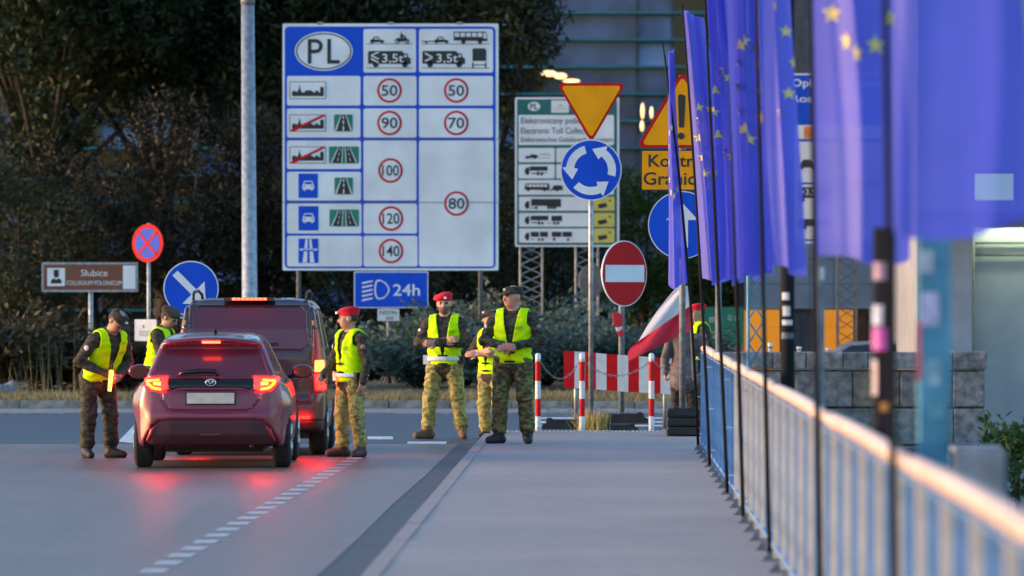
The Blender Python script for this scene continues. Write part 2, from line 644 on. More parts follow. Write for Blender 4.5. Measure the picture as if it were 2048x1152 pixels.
# verge rises gently towards the planting
xs = np.linspace(-60, 3.6, 90)
ys = np.linspace(92.85, 122, 40)
V, F = [], []
for j, yy in enumerate(ys):
    for i, xx in enumerate(xs):
        t = (yy - 92.85) / 29
        V.append((xx, yy, ROAD + .1 + .12 * t + .05 * math.sin(xx * 1.7 + yy) * math.sin(yy * 1.3 - xx * .6)))
for j in range(len(ys) - 1):
    for i in range(len(xs) - 1):
        a = j * len(xs) + i
        F.append((a, a + 1, a + 1 + len(xs), a + len(xs)))
o = link_mesh('verge', np_mesh('verge', V, F), m_verge, None, True)
o['kind'] = 'structure'
slab('embankment', [(-400, 74), (3.62, 74), (3.62, 95.6), (8.0, 95.6), (8.0, 124), (400, 124), (400, 700), (-400, 700)], ROAD - 0.15, 6.2, m_land)
struct('river', MB().sheet([(3.0, -300), (400, -300), (400, 60), (3.0, 60)], -6.4), M('river water', (0.02, 0.03, 0.035), 0.12, var=0, bump=0.3, bscale=2))

# dry grass on the verge
def blades(n, region, h0, h1, w, zf, seed, lean=0.35):
    r = np.random.default_rng(seed)
    x, yv = region(r, n)
    z = zf(x, yv)
    h = r.uniform(h0, h1, n)
    a = r.uniform(0, 2 * np.pi, n)
    lx, ly = r.normal(0, lean, n) * h, r.normal(0, lean, n) * h
    dx, dy = np.cos(a) * w, np.sin(a) * w
    P = np.zeros((n, 4, 3))
    P[:, 0] = np.stack([x - dx, yv - dy, z], 1)
    P[:, 1] = np.stack([x + dx, yv + dy, z], 1)
    P[:, 2] = np.stack([x + dx * .2 + lx, yv + dy * .2 + ly, z + h], 1)
    P[:, 3] = np.stack([x - dx * .2 + lx, yv - dy * .2 + ly, z + h], 1)
    return P.reshape(-1, 3), np.arange(4 * n).reshape(-1, 4)
m_drygrass = M('dry grass', (0.34, 0.27, 0.13), 0.9, col2=(0.16, 0.12, 0.06), scale=2.5)
V, F = blades(26000, lambda r, n: (r.uniform(-14, 3.4, n), 92.9 + np.abs(r.normal(0, 3.5, n))), .04, .16, .008, lambda x, y: ROAD + .09 + 0 * x, 3, .6)
o = link_mesh('dry_grass', np_mesh('dry_grass', V, F), m_drygrass)
tag(o, 'short dry straw-coloured grass on the verge behind the kerb', 'grass', kind='stuff')
# ------------------------------------------------------------------ traffic signs
W_ = M('sign white', (0.72, 0.75, 0.82), 0.28, var=0.07, scale=1.1, spec=.4, bump=0.06, bscale=1.3)
BL = M('sign blue', (0.005, 0.075, 0.62), 0.5, var=0.06, scale=2, spec=.2)
BK = M('sign black', (0.022, 0.018, 0.022), 0.5, var=0)
RD = M('sign red', (0.56, 0.006, 0.014), 0.55, var=0.06, scale=3, spec=.15)
GN = M('sign green', (0.005, 0.2, 0.13), 0.4, var=0.08, scale=2)
TG = M('toll green', (0.01, 0.12, 0.115), 0.4, var=0.08, scale=2)
YL = M('sign yellow', (0.92, 0.35, 0.0), 0.5, var=0.05, scale=3, spec=.2)
PY = M('pale yellow', (0.6, 0.52, 0.12), 0.45, var=0.05)
BR = M('sign brown', (0.19, 0.06, 0.035), 0.45, var=0.08, scale=3)
GALV = M('galvanised steel', (0.36, 0.38, 0.41), 0.5, 0.6, var=0.15, scale=12)
DARKPOST = M('grey post', (0.16, 0.17, 0.19), 0.6, 0.2, var=0.15, scale=10)
RUB = M('black rubber', (0.022, 0.022, 0.026), 0.75, var=0.2, scale=12, bump=0.3)

class Sign:
    def __init__(s, name, label, cat, cx, Y, zb, rz=0.0, sx=1.0):
        s.Y, s.cx, s.zb, s.sx = Y, cx, zb, sx
        s.o = thing(name, label, cat, (at(cx, 0, Y).x, Y, zb), rz)
        s.k = Y / FPX
    def p(s, px, py):
        return ((px - s.cx) * s.k * s.sx, EYE - (py - 576) * s.k - s.zb)
    def pts(s, l): return [s.p(*q) for q in l]
    def rr(s, x0, x1, y0, y1, r=4):
        a, b = s.p(x0, y1)
        c, d = s.p(x1, y0)
        return rrect(a, c, b, d, r * s.k)
    def plate(s, name, outline, mat, y0=-0.0, y1=0.03, parent=None):
        return MB().prism(outline, y0, y1).build(name, mat, parent or s.o)
    def flat(s, name, outlines, mat, layer, parent=None):
        mb = MB()
        for ol in outlines:
            mb.face(ol, -0.004 * layer)
        return mb.build(name, mat, parent or s.o)
    def text(s, name, items, mat, layer, parent=None, heavy=0.0):
        for t, x0, x1, y0, y1 in items:
            a, b = s.p(x0, y1)
            c, d = s.p(x1, y0)
            o = add_text(MB(), t, a, c, b, d, -0.004 * layer, heavy=heavy).build(name, mat, parent or s.o)
        return o
    def post(s, px, r, top_py, mat=GALV, y=0.07, bot=0.0, parent=None):
        x, z = s.p(px, top_py)
        return MB().tube([(x, y, bot - .05), (x, y, z)], r, 12).build('post', mat, parent or s.o, True)

def circ(s, cx, cy, r, n=40):
    a = s.p(cx, cy)
    return oval(a[0], a[1], r * s.k * s.sx, r * s.k, n)

# ---- the big national speed-limit board
S = Sign('speed_limit_board', 'large blue and white national speed limit board headed PL with rows of limit discs', 'road sign', 781, 108.0, ROAD + .12)
S.plate('board', S.rr(565, 997, 47, 541, 3), W_, 0, 0.05)
bx0 = S.flat('blue_field', [S.rr(569.5, 991, 53, 536.5, 9)], BL, 1)
for px in (597, 961):
    S.post(px, 0.045, 60, DARKPOST, y=0.12)
for px in (640, 781, 920):                                     # clamps showing above the top edge
    x, z = S.p(px, 47)
    MB().box((x - .05, .0, z - .02), (x + .05, .1, z + .03)).build('clamp', GALV, S.o)
def seam(py):
    x0, z0 = S.p(566, py)
    x1, _ = S.p(996, py)
    MB().box((x0, -.0215, z0 - .006), (x1, -.0208, z0 + .006)).build('panel_joint', DARKPOST, S.o)
cells = [(727, 832, 58, 145), (838, 986, 58, 145),
         (574, 721, 152, 211), (727, 833, 152, 211), (838, 986, 152, 211),
         (574, 721, 217, 275), (727, 833, 217, 275), (838, 986, 217, 275),
         (574, 722, 281, 338), (574, 722, 343.5, 401), (574, 723, 407, 467), (574, 724, 471.5, 533),
         (727, 833, 281, 401), (727, 834, 407, 467), (727, 835, 471.5, 533), (838, 987, 281, 533)]
for c in cells:
    S.flat('white_panel', [S.rr(*c, 4)], W_, 2)
def oval_plate(S, cx, cy, rx, ry, ring=True):
    a = S.p(cx, cy)
    e = S.flat('country_oval', [oval(a[0], a[1], rx * S.k, ry * S.k)], W_, 2)
    if ring:
        MB().ring(oval(a[0], a[1], (rx - 2.5) * S.k, (ry - 2.5) * S.k), oval(a[0], a[1], (rx - 5) * S.k, (ry - 5) * S.k), -.012).build('oval_ring', BK, e)
    return e
e = oval_plate(S, 647.5, 102.5, 58, 39)
def blockP(S, x, y0, y1, w, t, e):
    o_, i_ = [], []
    mid = y0 + (y1 - y0) * .58
    r = (mid - y0) / 2
    n = 10
    o_ = [(x, y1), (x, y0), (x + w - r, y0)] + [(x + w - r + r * math.sin(math.pi * k / n), y0 + r - r * math.cos(math.pi * k / n)) for k in range(1, n)] + [(x + w - r, mid), (x + t, mid), (x + t, y1)]
    i_ = [(x + t, y0 + t), (x + w - r, y0 + t)] + [(x + w - r + (r - t) * math.sin(math.pi * k / n), y0 + r - (r - t) * math.cos(math.pi * k / n)) for k in range(1, n)] + [(x + w - r, mid - t), (x + t, mid - t)]
    mb = MB()
    mb.face(S.pts([(x, y0), (x + t, y0), (x + t, y1), (x, y1)]), -.012)
    bowl_o = [(x + t, y0), (x + w - r, y0)] + [(x + w - r + r * math.sin(math.pi * k / n), y0 + r - r * math.cos(math.pi * k / n)) for k in range(1, n)] + [(x + w - r, mid), (x + t, mid)]
    for k in range(len(bowl_o) - 1):
        mb.face(S.pts([bowl_o[k], bowl_o[k + 1], i_[k + 1], i_[k]]), -.012)
    mb.face(S.pts([(x + 39, y0), (x + 39 + t, y0), (x + 39 + t, y1 - t), (x + 64, y1 - t), (x + 64, y1), (x + 39, y1)]), -.012)
    return mb.build('lettering', BK, e)
blockP(S, 615.5, 78, 127.5, 30, 7.5, e)

def disc(S, cx, cy, r, num, nw):
    d = S.flat('limit_disc', [circ(S, cx, cy, r)], RD, 3)
    S.flat('disc_face', [circ(S, cx, cy, r * .82)], W_, 4, d)
    S.text('numerals', [(num, cx - nw, cx + nw, cy - 11, cy + 11)], BK, 5, d, heavy=0.012)
for cx, cy, t, nw in ((779, 181, '50', 16), (779, 246, '90', 16), (781, 341, '100', 17), (782, 437, '120', 17), (782, 502, '140', 17), (912.5, 181, '50', 16), (912.5, 246, '70', 16), (913, 407, '80', 16)):
    disc(S, cx, cy, 24.7, t, nw)

def town(S, x0, x1, y0, y1, struck):
    f = S.flat('town_plate', [S.rr(x0, x1, y0, y1, 1.5)], BK, 3)
    S.flat('plate_face', [S.rr(x0 + 1.3, x1 - 1.3, y0 + 1.3, y1 - 1.3, 1)], W_, 4, f)
    w, h = x1 - x0, y1 - y0
    q = lambda u, v: S.p(x0 + u * w, y0 + v * h)
    ol = [(.07, .84), (.07, .6), (.1, .53), (.15, .53), (.19, .6), (.21, .6), (.25, .45), (.275, .16), (.3, .45), (.34, .62), (.4, .62), (.42, .56), (.48, .5), (.58, .5), (.63, .56), (.66, .62), (.69, .62), (.74, .5), (.8, .58), (.82, .64), (.84, .64), (.84, .34), (.88, .29), (.94, .34), (.94, .84)]
    S.flat('town_silhouette', [[q(*a) for a in ol]], BK, 5, f)
    if struck:
        S.flat('red_slash', [[q(.02, .99), (q(.12, .99)), q(.99, .07), q(.99, .01), q(.9, .01), q(.02, .92)]], RD, 6, f)
town(S, 579, 652, 163, 198, False)
town(S, 579, 652, 229, 263, True)
town(S, 579, 652, 293, 327, True)

def single_road(S, x0, x1, y0, y1):
    f = S.flat('road_plate', [S.rr(x0, x1, y0, y1, 2)], GN, 3)
    w, h = x1 - x0, y1 - y0
    q = lambda u, v: S.p(x0 + u * w, y0 + v * h)
    S.flat('road_edge', [[q(.36, .04), q(.66, .04), q(.97, .97), q(.03, .97)]], W_, 4, f)
    S.flat('road_surface', [[q(.4, .04), q(.62, .04), q(.88, .97), q(.12, .97)]], BK, 5, f)
    S.flat('centre_dash', [[q(.47, a), q(.53, a), q(.535, b), q(.465, b)] for a, b in ((.1, .25), (.35, .55), (.68, .95))], W_, 6, f)
def dual_road(S, x0, x1, y0, y1):
    f = S.flat('road_plate', [S.rr(x0, x1, y0, y1, 2)], GN, 3)
    w, h = x1 - x0, y1 - y0
    q = lambda u, v: S.p(x0 + u * w, y0 + v * h)
    for sgn in (-1, 1):
        qq = lambda u, v: q(.5 + sgn * (u - .5), v)
        S.flat('road_edge', [[qq(.3, .04), qq(.47, .04), qq(.44, .97), qq(.06, .97)]], W_, 4, f)
        S.flat('road_surface', [[qq(.325, .04), qq(.445, .04), qq(.41, .97), qq(.1, .97)]], BK, 5, f)
        S.flat('centre_dash', [[qq(.385 - (a) * .12, a), qq(.4 - a * .12, a), qq(.4 - b * .12, b), qq(.375 - b * .12, b)] for a, b in ((.1, .25), (.36, .52), (.65, .85))], W_, 6, f)
single_road(S, 668, 705.5, 229, 263)
dual_road(S, 658, 718, 293, 327)
single_road(S, 669, 706, 355, 389)
dual_road(S, 659, 718, 419, 453)
def car_plate(S, x0, x1, y0, y1):
    f = S.flat('expressway_plate', [S.rr(x0, x1, y0, y1, 1)], BL, 3)
    w, h = x1 - x0, y1 - y0
    q = lambda u, v: S.p(x0 + u * w, y0 + v * h)
    S.flat('car_symbol', [[q(.3, .3), q(.7, .3), q(.77, .44), q(.8, .5), q(.8, .64), q(.72, .64), q(.72, .7), q(.64, .7), q(.64, .64), q(.36, .64), q(.36, .7), q(.28, .7), q(.28, .64), q(.2, .64), q(.2, .5), q(.23, .44)]], W_, 4, f)
    S.flat('car_window', [[q(.33, .34), q(.67, .34), q(.71, .44), q(.29, .44)], [q(.26, .5), q(.34, .5), q(.34, .55), q(.26, .55)], [q(.66, .5), q(.74, .5), q(.74, .55), q(.66, .55)]], BL, 5, f)
car_plate(S, 597, 636, 347, 396)
car_plate(S, 597, 637, 412, 461)
f = S.flat('motorway_plate', [S.rr(597, 637, 477, 526, 1)], BL, 3)
q = lambda u, v: S.p(597 + u * 40, 477 + v * 49)
S.flat('motorway_symbol', [[q(.36, .02), q(.46, .02), q(.43, .98), q(.2, .98)], [q(.54, .02), q(.64, .02), q(.8, .98), q(.57, .98)]], W_, 4, f)
S.flat('bridge_gap', [[q(0, .4), q(1, .4), q(1, .52), q(0, .52)]], BL, 5, f)
S.flat('bridge_symbol', [[q(.03, .42), q(.97, .42), q(.97, .46), q(.9, .46), q(.9, .5), q(.8, .5), q(.8, .46), q(.2, .46), q(.2, .5), q(.1, .5), q(.1, .46), q(.03, .46)]], W_, 6, f)
# header pictograms; zoom coordinates: px = 720 + u/7.314, py = 40 + v/7.314
Zq = lambda u, v: S.p(720 + u / 7.314, 40 + v / 7.314)
def zo(l): return [Zq(*a) for a in l]
def wheel(u, v, r): return zo([(u + r * math.cos(2 * math.pi * k / 14), v + r * math.sin(2 * math.pi * k / 14)) for k in range(14)])
def carsym(du):
    return [zo([(150 + du, 330), (150 + du, 292), (175 + du, 285), (205 + du, 245), (270 + du, 242), (300 + du, 290), (350 + du, 296), (355 + du, 325)])], \
           [zo([(205 + du, 284), (218 + du, 258), (238 + du, 258), (238 + du, 284)]), zo([(246 + du, 284), (246 + du, 258), (264 + du, 258), (282 + du, 286)])]
a, b = carsym(0)
S.flat('car_pictogram', a + [wheel(180, 328, 17), wheel(322, 328, 17)], BK, 3)
S.flat('car_pictogram_window', b, W_, 4)
a, b = carsym(940)
S.flat('car_with_trailer_pictogram', a + [wheel(1115, 328, 17), wheel(1265, 328, 17), zo([(900, 305), (1090, 305), (1090, 320), (900, 320)]), wheel(970, 328, 17)], BK, 3)
S.flat('car_pictogram_window', b, W_, 4)
mb = MB()
for c in (545, 690):
    mb.ring(wheel(c, 312, 34), wheel(c, 312, 20), -.012)
for l in ([(512, 285), (560, 262), (640, 262), (680, 285), (640, 318), (560, 318)], [(590, 262), (586, 205), (612, 200), (668, 245), (660, 262), (625, 240), (630, 262)], [(596, 172), (612, 168), (616, 190), (600, 194)], [(648, 262), (668, 240), (705, 312), (690, 318)]):
    mb.face(zo(l), -.012)
mb.build('motorcycle_pictogram', BK, S.o)
S.flat('ground_line', [zo([(90, 344), (765, 344), (765, 354), (90, 354)]), zo([(900, 346), (1895, 348), (1895, 358), (900, 356)]), zo([(95, 695), (770, 695), (770, 706), (95, 706)]), zo([(905, 695), (1900, 700), (1900, 711), (905, 706)])], DARKPOST, 3)
S.flat('bus_pictogram', [zo([(1370, 170), (1840, 170), (1862, 275), (1862, 310), (1370, 300)]), wheel(1512, 318, 32), wheel(1755, 318, 32)], BK, 3)
S.flat('bus_window', [zo([(1385 + i * 84, 188), (1452 + i * 84, 188), (1452 + i * 84, 246), (1385 + i * 84, 246)]) for i in range(5)] + [zo([(1806, 188), (1834, 188), (1852, 270), (1806, 270)])], W_, 4)
for du, txt in ((0, '≤'), (794, '>')):
    S.flat('truck_pictogram', [zo([(118 + du, 640), (118 + du, 470), (135 + du, 452), (610 + du, 452), (645 + du, 490), (690 + du, 490), (712 + du, 548), (742 + du, 565), (742 + du, 645)]), wheel(230 + du, 650, 44), wheel(657 + du, 650, 44)], BK, 3)
    S.flat('truck_cab_window', [zo([(648 + du, 512), (680 + du, 512), (690 + du, 540), (648 + du, 545)])], W_, 4)
    mb = MB()
    x0, z0 = Zq(325 + du, 640)
    x1, z1 = Zq(636 + du, 495)
    add_text(mb, '3,5t', x0, x1, z0, z1, -.02, heavy=0.006)
    if txt == '≤':
        strokes = [[(272, 462), (278, 478), (172, 524), (172, 518), (158, 518), (158, 508)], [(158, 518), (172, 512), (278, 566), (272, 582), (158, 530)], [(158, 562), (170, 556), (278, 618), (270, 634), (158, 578)]]
    else:
        strokes = [[(945 - 794, 492), (955 - 794, 478), (1062 - 794, 535), (1062 - 794, 552), (1045 - 794, 552)], [(1062 - 794, 540), (1062 - 794, 560), (955 - 794, 610), (945 - 794, 594), (1040 - 794, 546)]]
    for l in strokes:
        mb.face(zo([(p_[0] + du, p_[1]) for p_ in l]), -.02)
    mb.build('weight_lettering', W_, S.o)
S.flat('trailer_pictogram', [zo([(1645, 600), (1645, 430), (1660, 414), (1825, 414), (1848, 445), (1848, 600)]), zo([(1640, 622), (1662, 622), (1662, 702), (1640, 702)]), zo([(1828, 622), (1850, 622), (1850, 702), (1828, 702)]), zo([(1660, 650), (1830, 650), (1830, 664), (1660, 664)])], BK, 3)
seam(404.5)
seam(277.6)

# ---- headlamp sign
S = Sign('headlight_sign', 'blue sign with a headlamp symbol and 24h on its own flanged post', 'road sign', 781, 107.0, ROAD + .12)
S.plate('board', S.rr(708, 856.5, 543, 616, 2), W_, 0, .03)
S.flat('blue_field', [S.rr(710, 854.5, 545, 614, 2)], BL, 1)
z2 = lambda u, v: S.p(560 + u / 3.031, 270 + v / 3.031)
mb = MB()
for k in range(5):
    mb.face([z2(497, 893 + 26 * k), z2(562, 880 + 26 * k), z2(562, 890 + 26 * k), z2(497, 904 + 26 * k)], -.008)
lam = [(583, 880), (605, 876), (640, 893), (660, 920), (666, 938), (655, 965), (632, 990), (600, 998), (583, 990), (574, 965), (571, 938), (574, 905)]
inn = [(620 + (u - 620) * .8, 937 + (v - 937) * .85) for u, v in lam]
mb.ring([z2(*a) for a in lam], [z2(*a) for a in inn], -.008)
mb.build('headlamp_symbol', W_, S.o)
S.text('lettering', [('24h', 786, 840, 568, 591.5)], W_, 2, heavy=.012)
S.post(778, .05, 545, DARKPOST, y=.08)
x, z = S.p(778, 785)
mb = MB().box((x - .24, -.12, 0), (x + .24, .28, .03))
for a in range(4):
    c, s_ = math.cos(a * math.pi / 2 + .5), math.sin(a * math.pi / 2 + .5)
    mb.tube([(x + .22 * c, .08 + .18 * s_, .03), (x + .05 * c, .08 + .05 * s_, .32)], .015, 6)
mb.build('base_flange', DARKPOST, S.o)
p_ = S.plate('marker_plate', S.rr(755, 798.5, 617.5, 642, 1), W_, .005, .02)
S.text('lettering', [('N0396', 759.5, 794, 621, 629), ('00', 772, 786.5, 633, 640)], BK, -.3, p_)

# ---- brown town sign
S = Sign('brown_direction_sign', 'brown sign with a graduate symbol reading Słubice Collegium Polonicum on a post', 'road sign', 180, 104.0, ROAD + .12)
S.plate('frame', S.rr(83, 276, 524.5, 584, 1), GALV, 0, .04)
S.flat('brown_field', [S.rr(87.5, 271.5, 529, 579.5, 1)], BR, 1)
S.flat('white_tab', [S.rr(246, 271, 531, 578, 1)], W_, 2)
S.text('lettering', [('Słubice', 162, 215, 539, 552.5), ('COLLEGIUM POLONICUM', 133, 244, 561.5, 570)], W_, 2)
g = S.flat('symbol_plate', [S.rr(94.5, 130, 536, 572, 1)], W_, 2)
S.flat('graduate_symbol', [S.pts([(105, 541), (113, 539), (120, 541), (113, 544)]), oval(*S.p(112.5, 548), 5.5 * S.k, 7.5 * S.k, 16), S.pts([(102, 567), (102, 561), (108, 556), (112.5, 560), (117, 556), (123, 561), (123, 567)])], BK, 3, g)
S.post(181, .045, 530, GALV, y=.09)

# ---- no stopping
S = Sign('no_stopping_sign', 'round red and blue no stopping sign with a cross, turned sideways on a thin post', 'road sign', 295, 100.0, ROAD + .12, rz=R(-33))
S.plate('disc', circ(S, 295, 486.5, 38.5), RD, 0, .02)
S.flat('blue_face', [circ(S, 295, 486.5, 30)], BL, 1)
mb = MB()
for sg in (1, -1):
    l = [(-24, -20), (-20, -24), (24, 20), (20, 24)]
    mb.face(S.pts([(295 + sg * a, 486.5 + b) for a, b in l]), -.008 - .002 * (sg > 0))
mb.build('red_cross', RD, S.o)
S.post(293, .033, 446, GALV, y=.06)
pp = S.plate('notice_board', S.rr(264, 318, 639, 682, 1), M('paper white', (0.62, 0.64, 0.72), .7, var=.05), -.012, .0)
S.flat('notice_print', [S.rr(284, 289, 650, 656, 1)] + [S.rr(275, 308, y, y + 1.2, .3) for y in (662, 665, 668, 671)], DARKPOST, 4.2, pp)

# ---- keep right
S = Sign('keep_right_sign', 'round blue keep right sign with a white diagonal arrow behind the dark van', 'road sign', 382, 83.0, ROAD)
S.plate('disc', circ(S, 382, 577, 55.5), W_, 0, .02)
S.flat('blue_face', [circ(S, 382, 577, 53)], BL, 1)
S.flat('arrow', [S.pts([(345, 551), (355, 541), (393, 579), (409, 563), (412, 610), (365, 607), (383, 589)])], W_, 2)
S.post(382, .035, 525, GALV, y=.05)

# ---- roundabout + yield on one post
S = Sign('roundabout_sign', 'yellow yield triangle above a round blue roundabout sign on one slim pole', 'road sign', 1182, 78.5, ROAD - .003)
def tri(S, l, r): # rounded triangle
    out = []
    n = len(l)
    for i in range(n):
        p0, p1, p2 = Vector(l[i - 1]), Vector(l[i]), Vector(l[(i + 1) % n])
        a = p1 + (p0 - p1).normalized() * r
        b = p1 + (p2 - p1).normalized() * r
        for t in (0, .25, .5, .75, 1):
            out.append(tuple(a * (1 - t) ** 2 + p1 * 2 * t * (1 - t) + b * t * t))
    return S.pts(out)
yp = S.plate('yield_plate', tri(S, [(1113, 166), (1252, 166), (1182.5, 286)], 16), RD, 0, .02)
S.flat('yellow_face', [tri(S, [(1121.5, 171.5), (1243.5, 171.5), (1182.5, 276)], 10)], YL, 1, yp)
rp = S.plate('roundabout_disc', circ(S, 1182, 340, 61.5, 48), W_, 0, .02)
S.flat('blue_face', [circ(S, 1182, 340, 59, 48)], BL, 1, rp)
for k in range(3):
    a0 = R(105 + 120 * k)
    R0, R1 = 34, 50
    pl = []
    def pol(r, a): return S.p(1182 + r * math.cos(a), 340 - r * math.sin(a))
    n = 10
    a1 = a0 + R(68)
    pl = [pol(R1, a0 + (a1 - a0) * t / n) for t in range(n + 1)] + [pol(R1 + 8, a1 + R(2)), pol((R0 + R1) / 2, a1 + R(34)), pol(R0 - 8, a1 + R(2))] + [pol(R0, a1 - (a1 - a0) * t / n) for t in range(n + 1)]
    S.flat('arrow', [pl], W_, 2, rp)
S.post(1182, .036, 172, GALV, y=.06)

# ---- no entry
S = Sign('no_entry_sign', 'round red no entry sign with a white bar, turned sideways on a grey post', 'road sign', 1249, 84.0, ROAD - .003, rz=R(46))
S.plate('disc', circ(S, 1249, 547, 66, 48), W_, 0, .02)
S.flat('red_face', [circ(S, 1249, 547, 64, 48)], RD, 1)
x, z = S.p(1249, 547)
S.flat('white_bar', [rrect(x - 57 * S.k, x + 57 * S.k, z - 17 * S.k, z + 17 * S.k, .005)], W_, 2)
S.post(1249, .045, 490, DARKPOST, y=.06)
# ---- grey back of a round sign behind the lattice legs
S = Sign('turned_round_sign', 'grey back of a round sign between the lattice legs', 'road sign', 1182, 116.0, ROAD + .1, rz=R(180 + 42))
S.plate('disc', circ(S, 1182, 562, 34), DARKPOST, 0, .02)
S.post(1182, .03, 530, DARKPOST, y=-.05)

# ---- temporary border control signs
S = Sign('border_control_sign', 'yellow warning triangle, Kontrola Graniczna plate and blue arrow disc on one steel pole', 'road sign', 1365, 73.4, 0.34)
wp = S.plate('warning_plate', tri(S, [(1272, 296), (1458, 296), (1365, 140)], 20), RD, 0, .02)
S.flat('yellow_face', [tri(S, [(1283, 290), (1447, 290), (1365, 152)], 13)], YL, 1, wp)
S.flat('exclamation_mark', [S.pts([(1356, 192), (1360, 188), (1368, 190), (1371, 194), (1368, 255), (1358, 255)]), circ(S, 1362, 272, 7, 16)], BK, 2, wp)
tp = S.plate('text_plate', S.rr(1282, 1448, 300, 381, 2), BK, 0, .02)
S.flat('yellow_field', [S.rr(1284, 1446, 302, 379, 2)], YL, 1, tp)
S.text('lettering', [('Kontrola', 1297, 1432, 309, 334), ('Graniczna', 1287, 1444, 344, 370)], BK, 2, tp, heavy=.012)
ap = S.plate('arrow_disc', circ(S, 1364, 450, 68, 48), W_, 0, .02)
S.flat('blue_face', [circ(S, 1364, 450, 66, 48)], BL, 1, ap)
S.flat('arrow', [S.pts([(1364, 405), (1396, 440), (1376, 440), (1376, 495), (1352, 495), (1352, 440), (1332, 440)])], W_, 2, ap)
S.post(1365, .043, 150, GALV, y=.065, bot=-.1)

# ---- lattice mast helper
def lattice(mb, x, y, z0, z1, w, n, r=.018):
    cs = [(x - w / 2, y - w / 2), (x + w / 2, y - w / 2), (x + w / 2, y + w / 2), (x - w / 2, y + w / 2)]
    for cx, cy in cs:
        mb.tube([(cx, cy, z0), (cx, cy, z1)], r, 6)
    for k in range(n):
        a = z0 + (z1 - z0) * k / n
        b = z0 + (z1 - z0) * (k + 1) / n
        for i in range(4):
            p, q_ = cs[i], cs[(i + 1) % 4]
            if k % 2:
                p, q_ = q_, p
            mb.tube([(p[0], p[1], a), (q_[0], q_[1], b)], r * .6, 5)
    return mb

# ---- toll sign
S = Sign('toll_sign', 'dark green electronic toll sign with lorry symbols standing on lattice legs', 'road sign', 1134, 118.0, ROAD + .1)
S.plate('board', S.rr(1030, 1238.5, 194.5, 493.5, 3), W_, 0, .06)
S.flat('green_field', [S.rr(1034, 1234, 198.5, 490, 3)], TG, 1)
for c in [(1037, 1228, 230, 290), (1037, 1109.5, 296, 324.5), (1112.5, 1228, 296, 324.5), (1037, 1109.5, 328.5, 357), (1112.5, 1228, 328.5, 357), (1037, 1228, 360, 389.5), (1038, 1184, 393.5, 421.5), (1038, 1184, 426, 453.5), (1038, 1184, 457, 485.5)]:
    S.flat('white_panel', [S.rr(*c, 2.5)], W_, 2)
for y0, y1 in ((393.5, 421.5), (426, 453.5), (457, 485.5)):
    f = S.flat('yellow_panel', [S.rr(1187, 1229, y0, y1, 2.5)], PY, 2)
    S.flat('transponder_symbol', [S.pts([(1195, y0 + 15.5), (1212, y0 + 12), (1215, y0 + 20), (1198, y0 + 24)]), S.pts([(1217, y0 + 9), (1220, y0 + 4), (1223, y0 + 10)])], BK, 3, f)
e = oval_plate(S, 1068, 213, 12.5, 9, False)
S.text('lettering', [('PL', 1060, 1076, 207.5, 218.5)], BK, 3, e, heavy=.02)
g = S.flat('emblem_panel', [S.rr(1102.5, 1138, 201, 225.5, 2)], W_, 2)
S.flat('emblem', [S.pts([(1116, 214), (1120, 207), (1125, 214)]), S.rr(1108, 1134, 217.5, 219, .2)], PY, 3, g)
S.text('lettering', [('Elektroniczny pobor opłat', 1042, 1205, 235, 251), ('Electronic Toll Collection', 1042, 1190, 255, 267.5), ('Elektronisches Gebührenhebesystem', 1042, 1226, 274, 287)], BK, 3, heavy=.004)
S.text('lettering', [('>3,5t', 1080, 1100, 306, 311.5)], BK, 3)
u2 = lambda u, v: S.p(1020 + u / 5.4875, 290 + v / 5.4875)
def uo(l): return [u2(*a) for a in l]
def uw(u, v, r): return uo([(u + r * math.cos(2 * math.pi * k / 12), v + r * math.sin(2 * math.pi * k / 12)) for k in range(12)])
def ubox(a, b, c, d): return uo([(a, c), (b, c), (b, d), (a, d)])
S.flat('car_pictogram', [uo([(165, 145), (170, 122), (215, 118), (235, 102), (275, 104), (312, 118), (300, 142)]), uw(190, 145, 10), uw(275, 145, 10), ubox(312, 440, 140, 144)], BK, 3)
def cab(v0, u0=160): return [uo([(u0, v0 + 70), (u0 + 4, v0 + 30), (u0 + 20, v0 + 8), (u0 + 52, v0 + 4), (u0 + 52, v0 + 62)]), uw(u0 + 32, v0 + 72, 18)]
S.flat('truck_pictogram', cab(240) + [ubox(218, 413, 234, 282), ubox(300, 312, 282, 312), ubox(235, 300, 305, 318), ubox(312, 410, 300, 308), uw(308, 318, 17), uw(348, 318, 17)], BK, 3)
S.flat('coach_pictogram', [uo([(158, 490), (170, 420), (430, 420), (436, 496)]), uw(200, 496, 14), uw(380, 496, 14), uo([(455, 496), (480, 442), (575, 442), (580, 496)]), uw(515, 496, 14), ubox(432, 460, 494, 502)], BK, 3)
S.flat('coach_window', [ubox(206 + i * 42, 240 + i * 42, 432, 460) for i in range(5)] + [ubox(182, 198, 432, 455)], W_, 4)
S.flat('semitrailer_pictogram', cab(612) + [ubox(232, 560, 592, 668), uw(288, 690, 16), uw(425, 690, 16), uw(460, 690, 16), uw(494, 690, 16), ubox(405, 560, 668, 680), ubox(222, 280, 686, 694)], BK, 3)
S.flat('road_train_pictogram', cab(780) + [ubox(228, 420, 776, 826), ubox(455, 572, 776, 836), ubox(310, 322, 826, 850), uw(318, 858, 16), uw(355, 858, 16), uw(490, 858, 16), uw(528, 858, 16), ubox(240, 300, 846, 858), ubox(400, 480, 852, 857)], BK, 3)
S.flat('lorry_with_trailer_pictogram', cab(958) + [ubox(228, 318, 952, 1008), ubox(330, 416, 952, 1008), ubox(458, 565, 952, 1008), ubox(576, 680, 952, 1008), uw(318, 1038, 15), uw(358, 1038, 15), uw(484, 1034, 17), uw(637, 1038, 15), ubox(235, 265, 1030, 1040)], BK, 3)
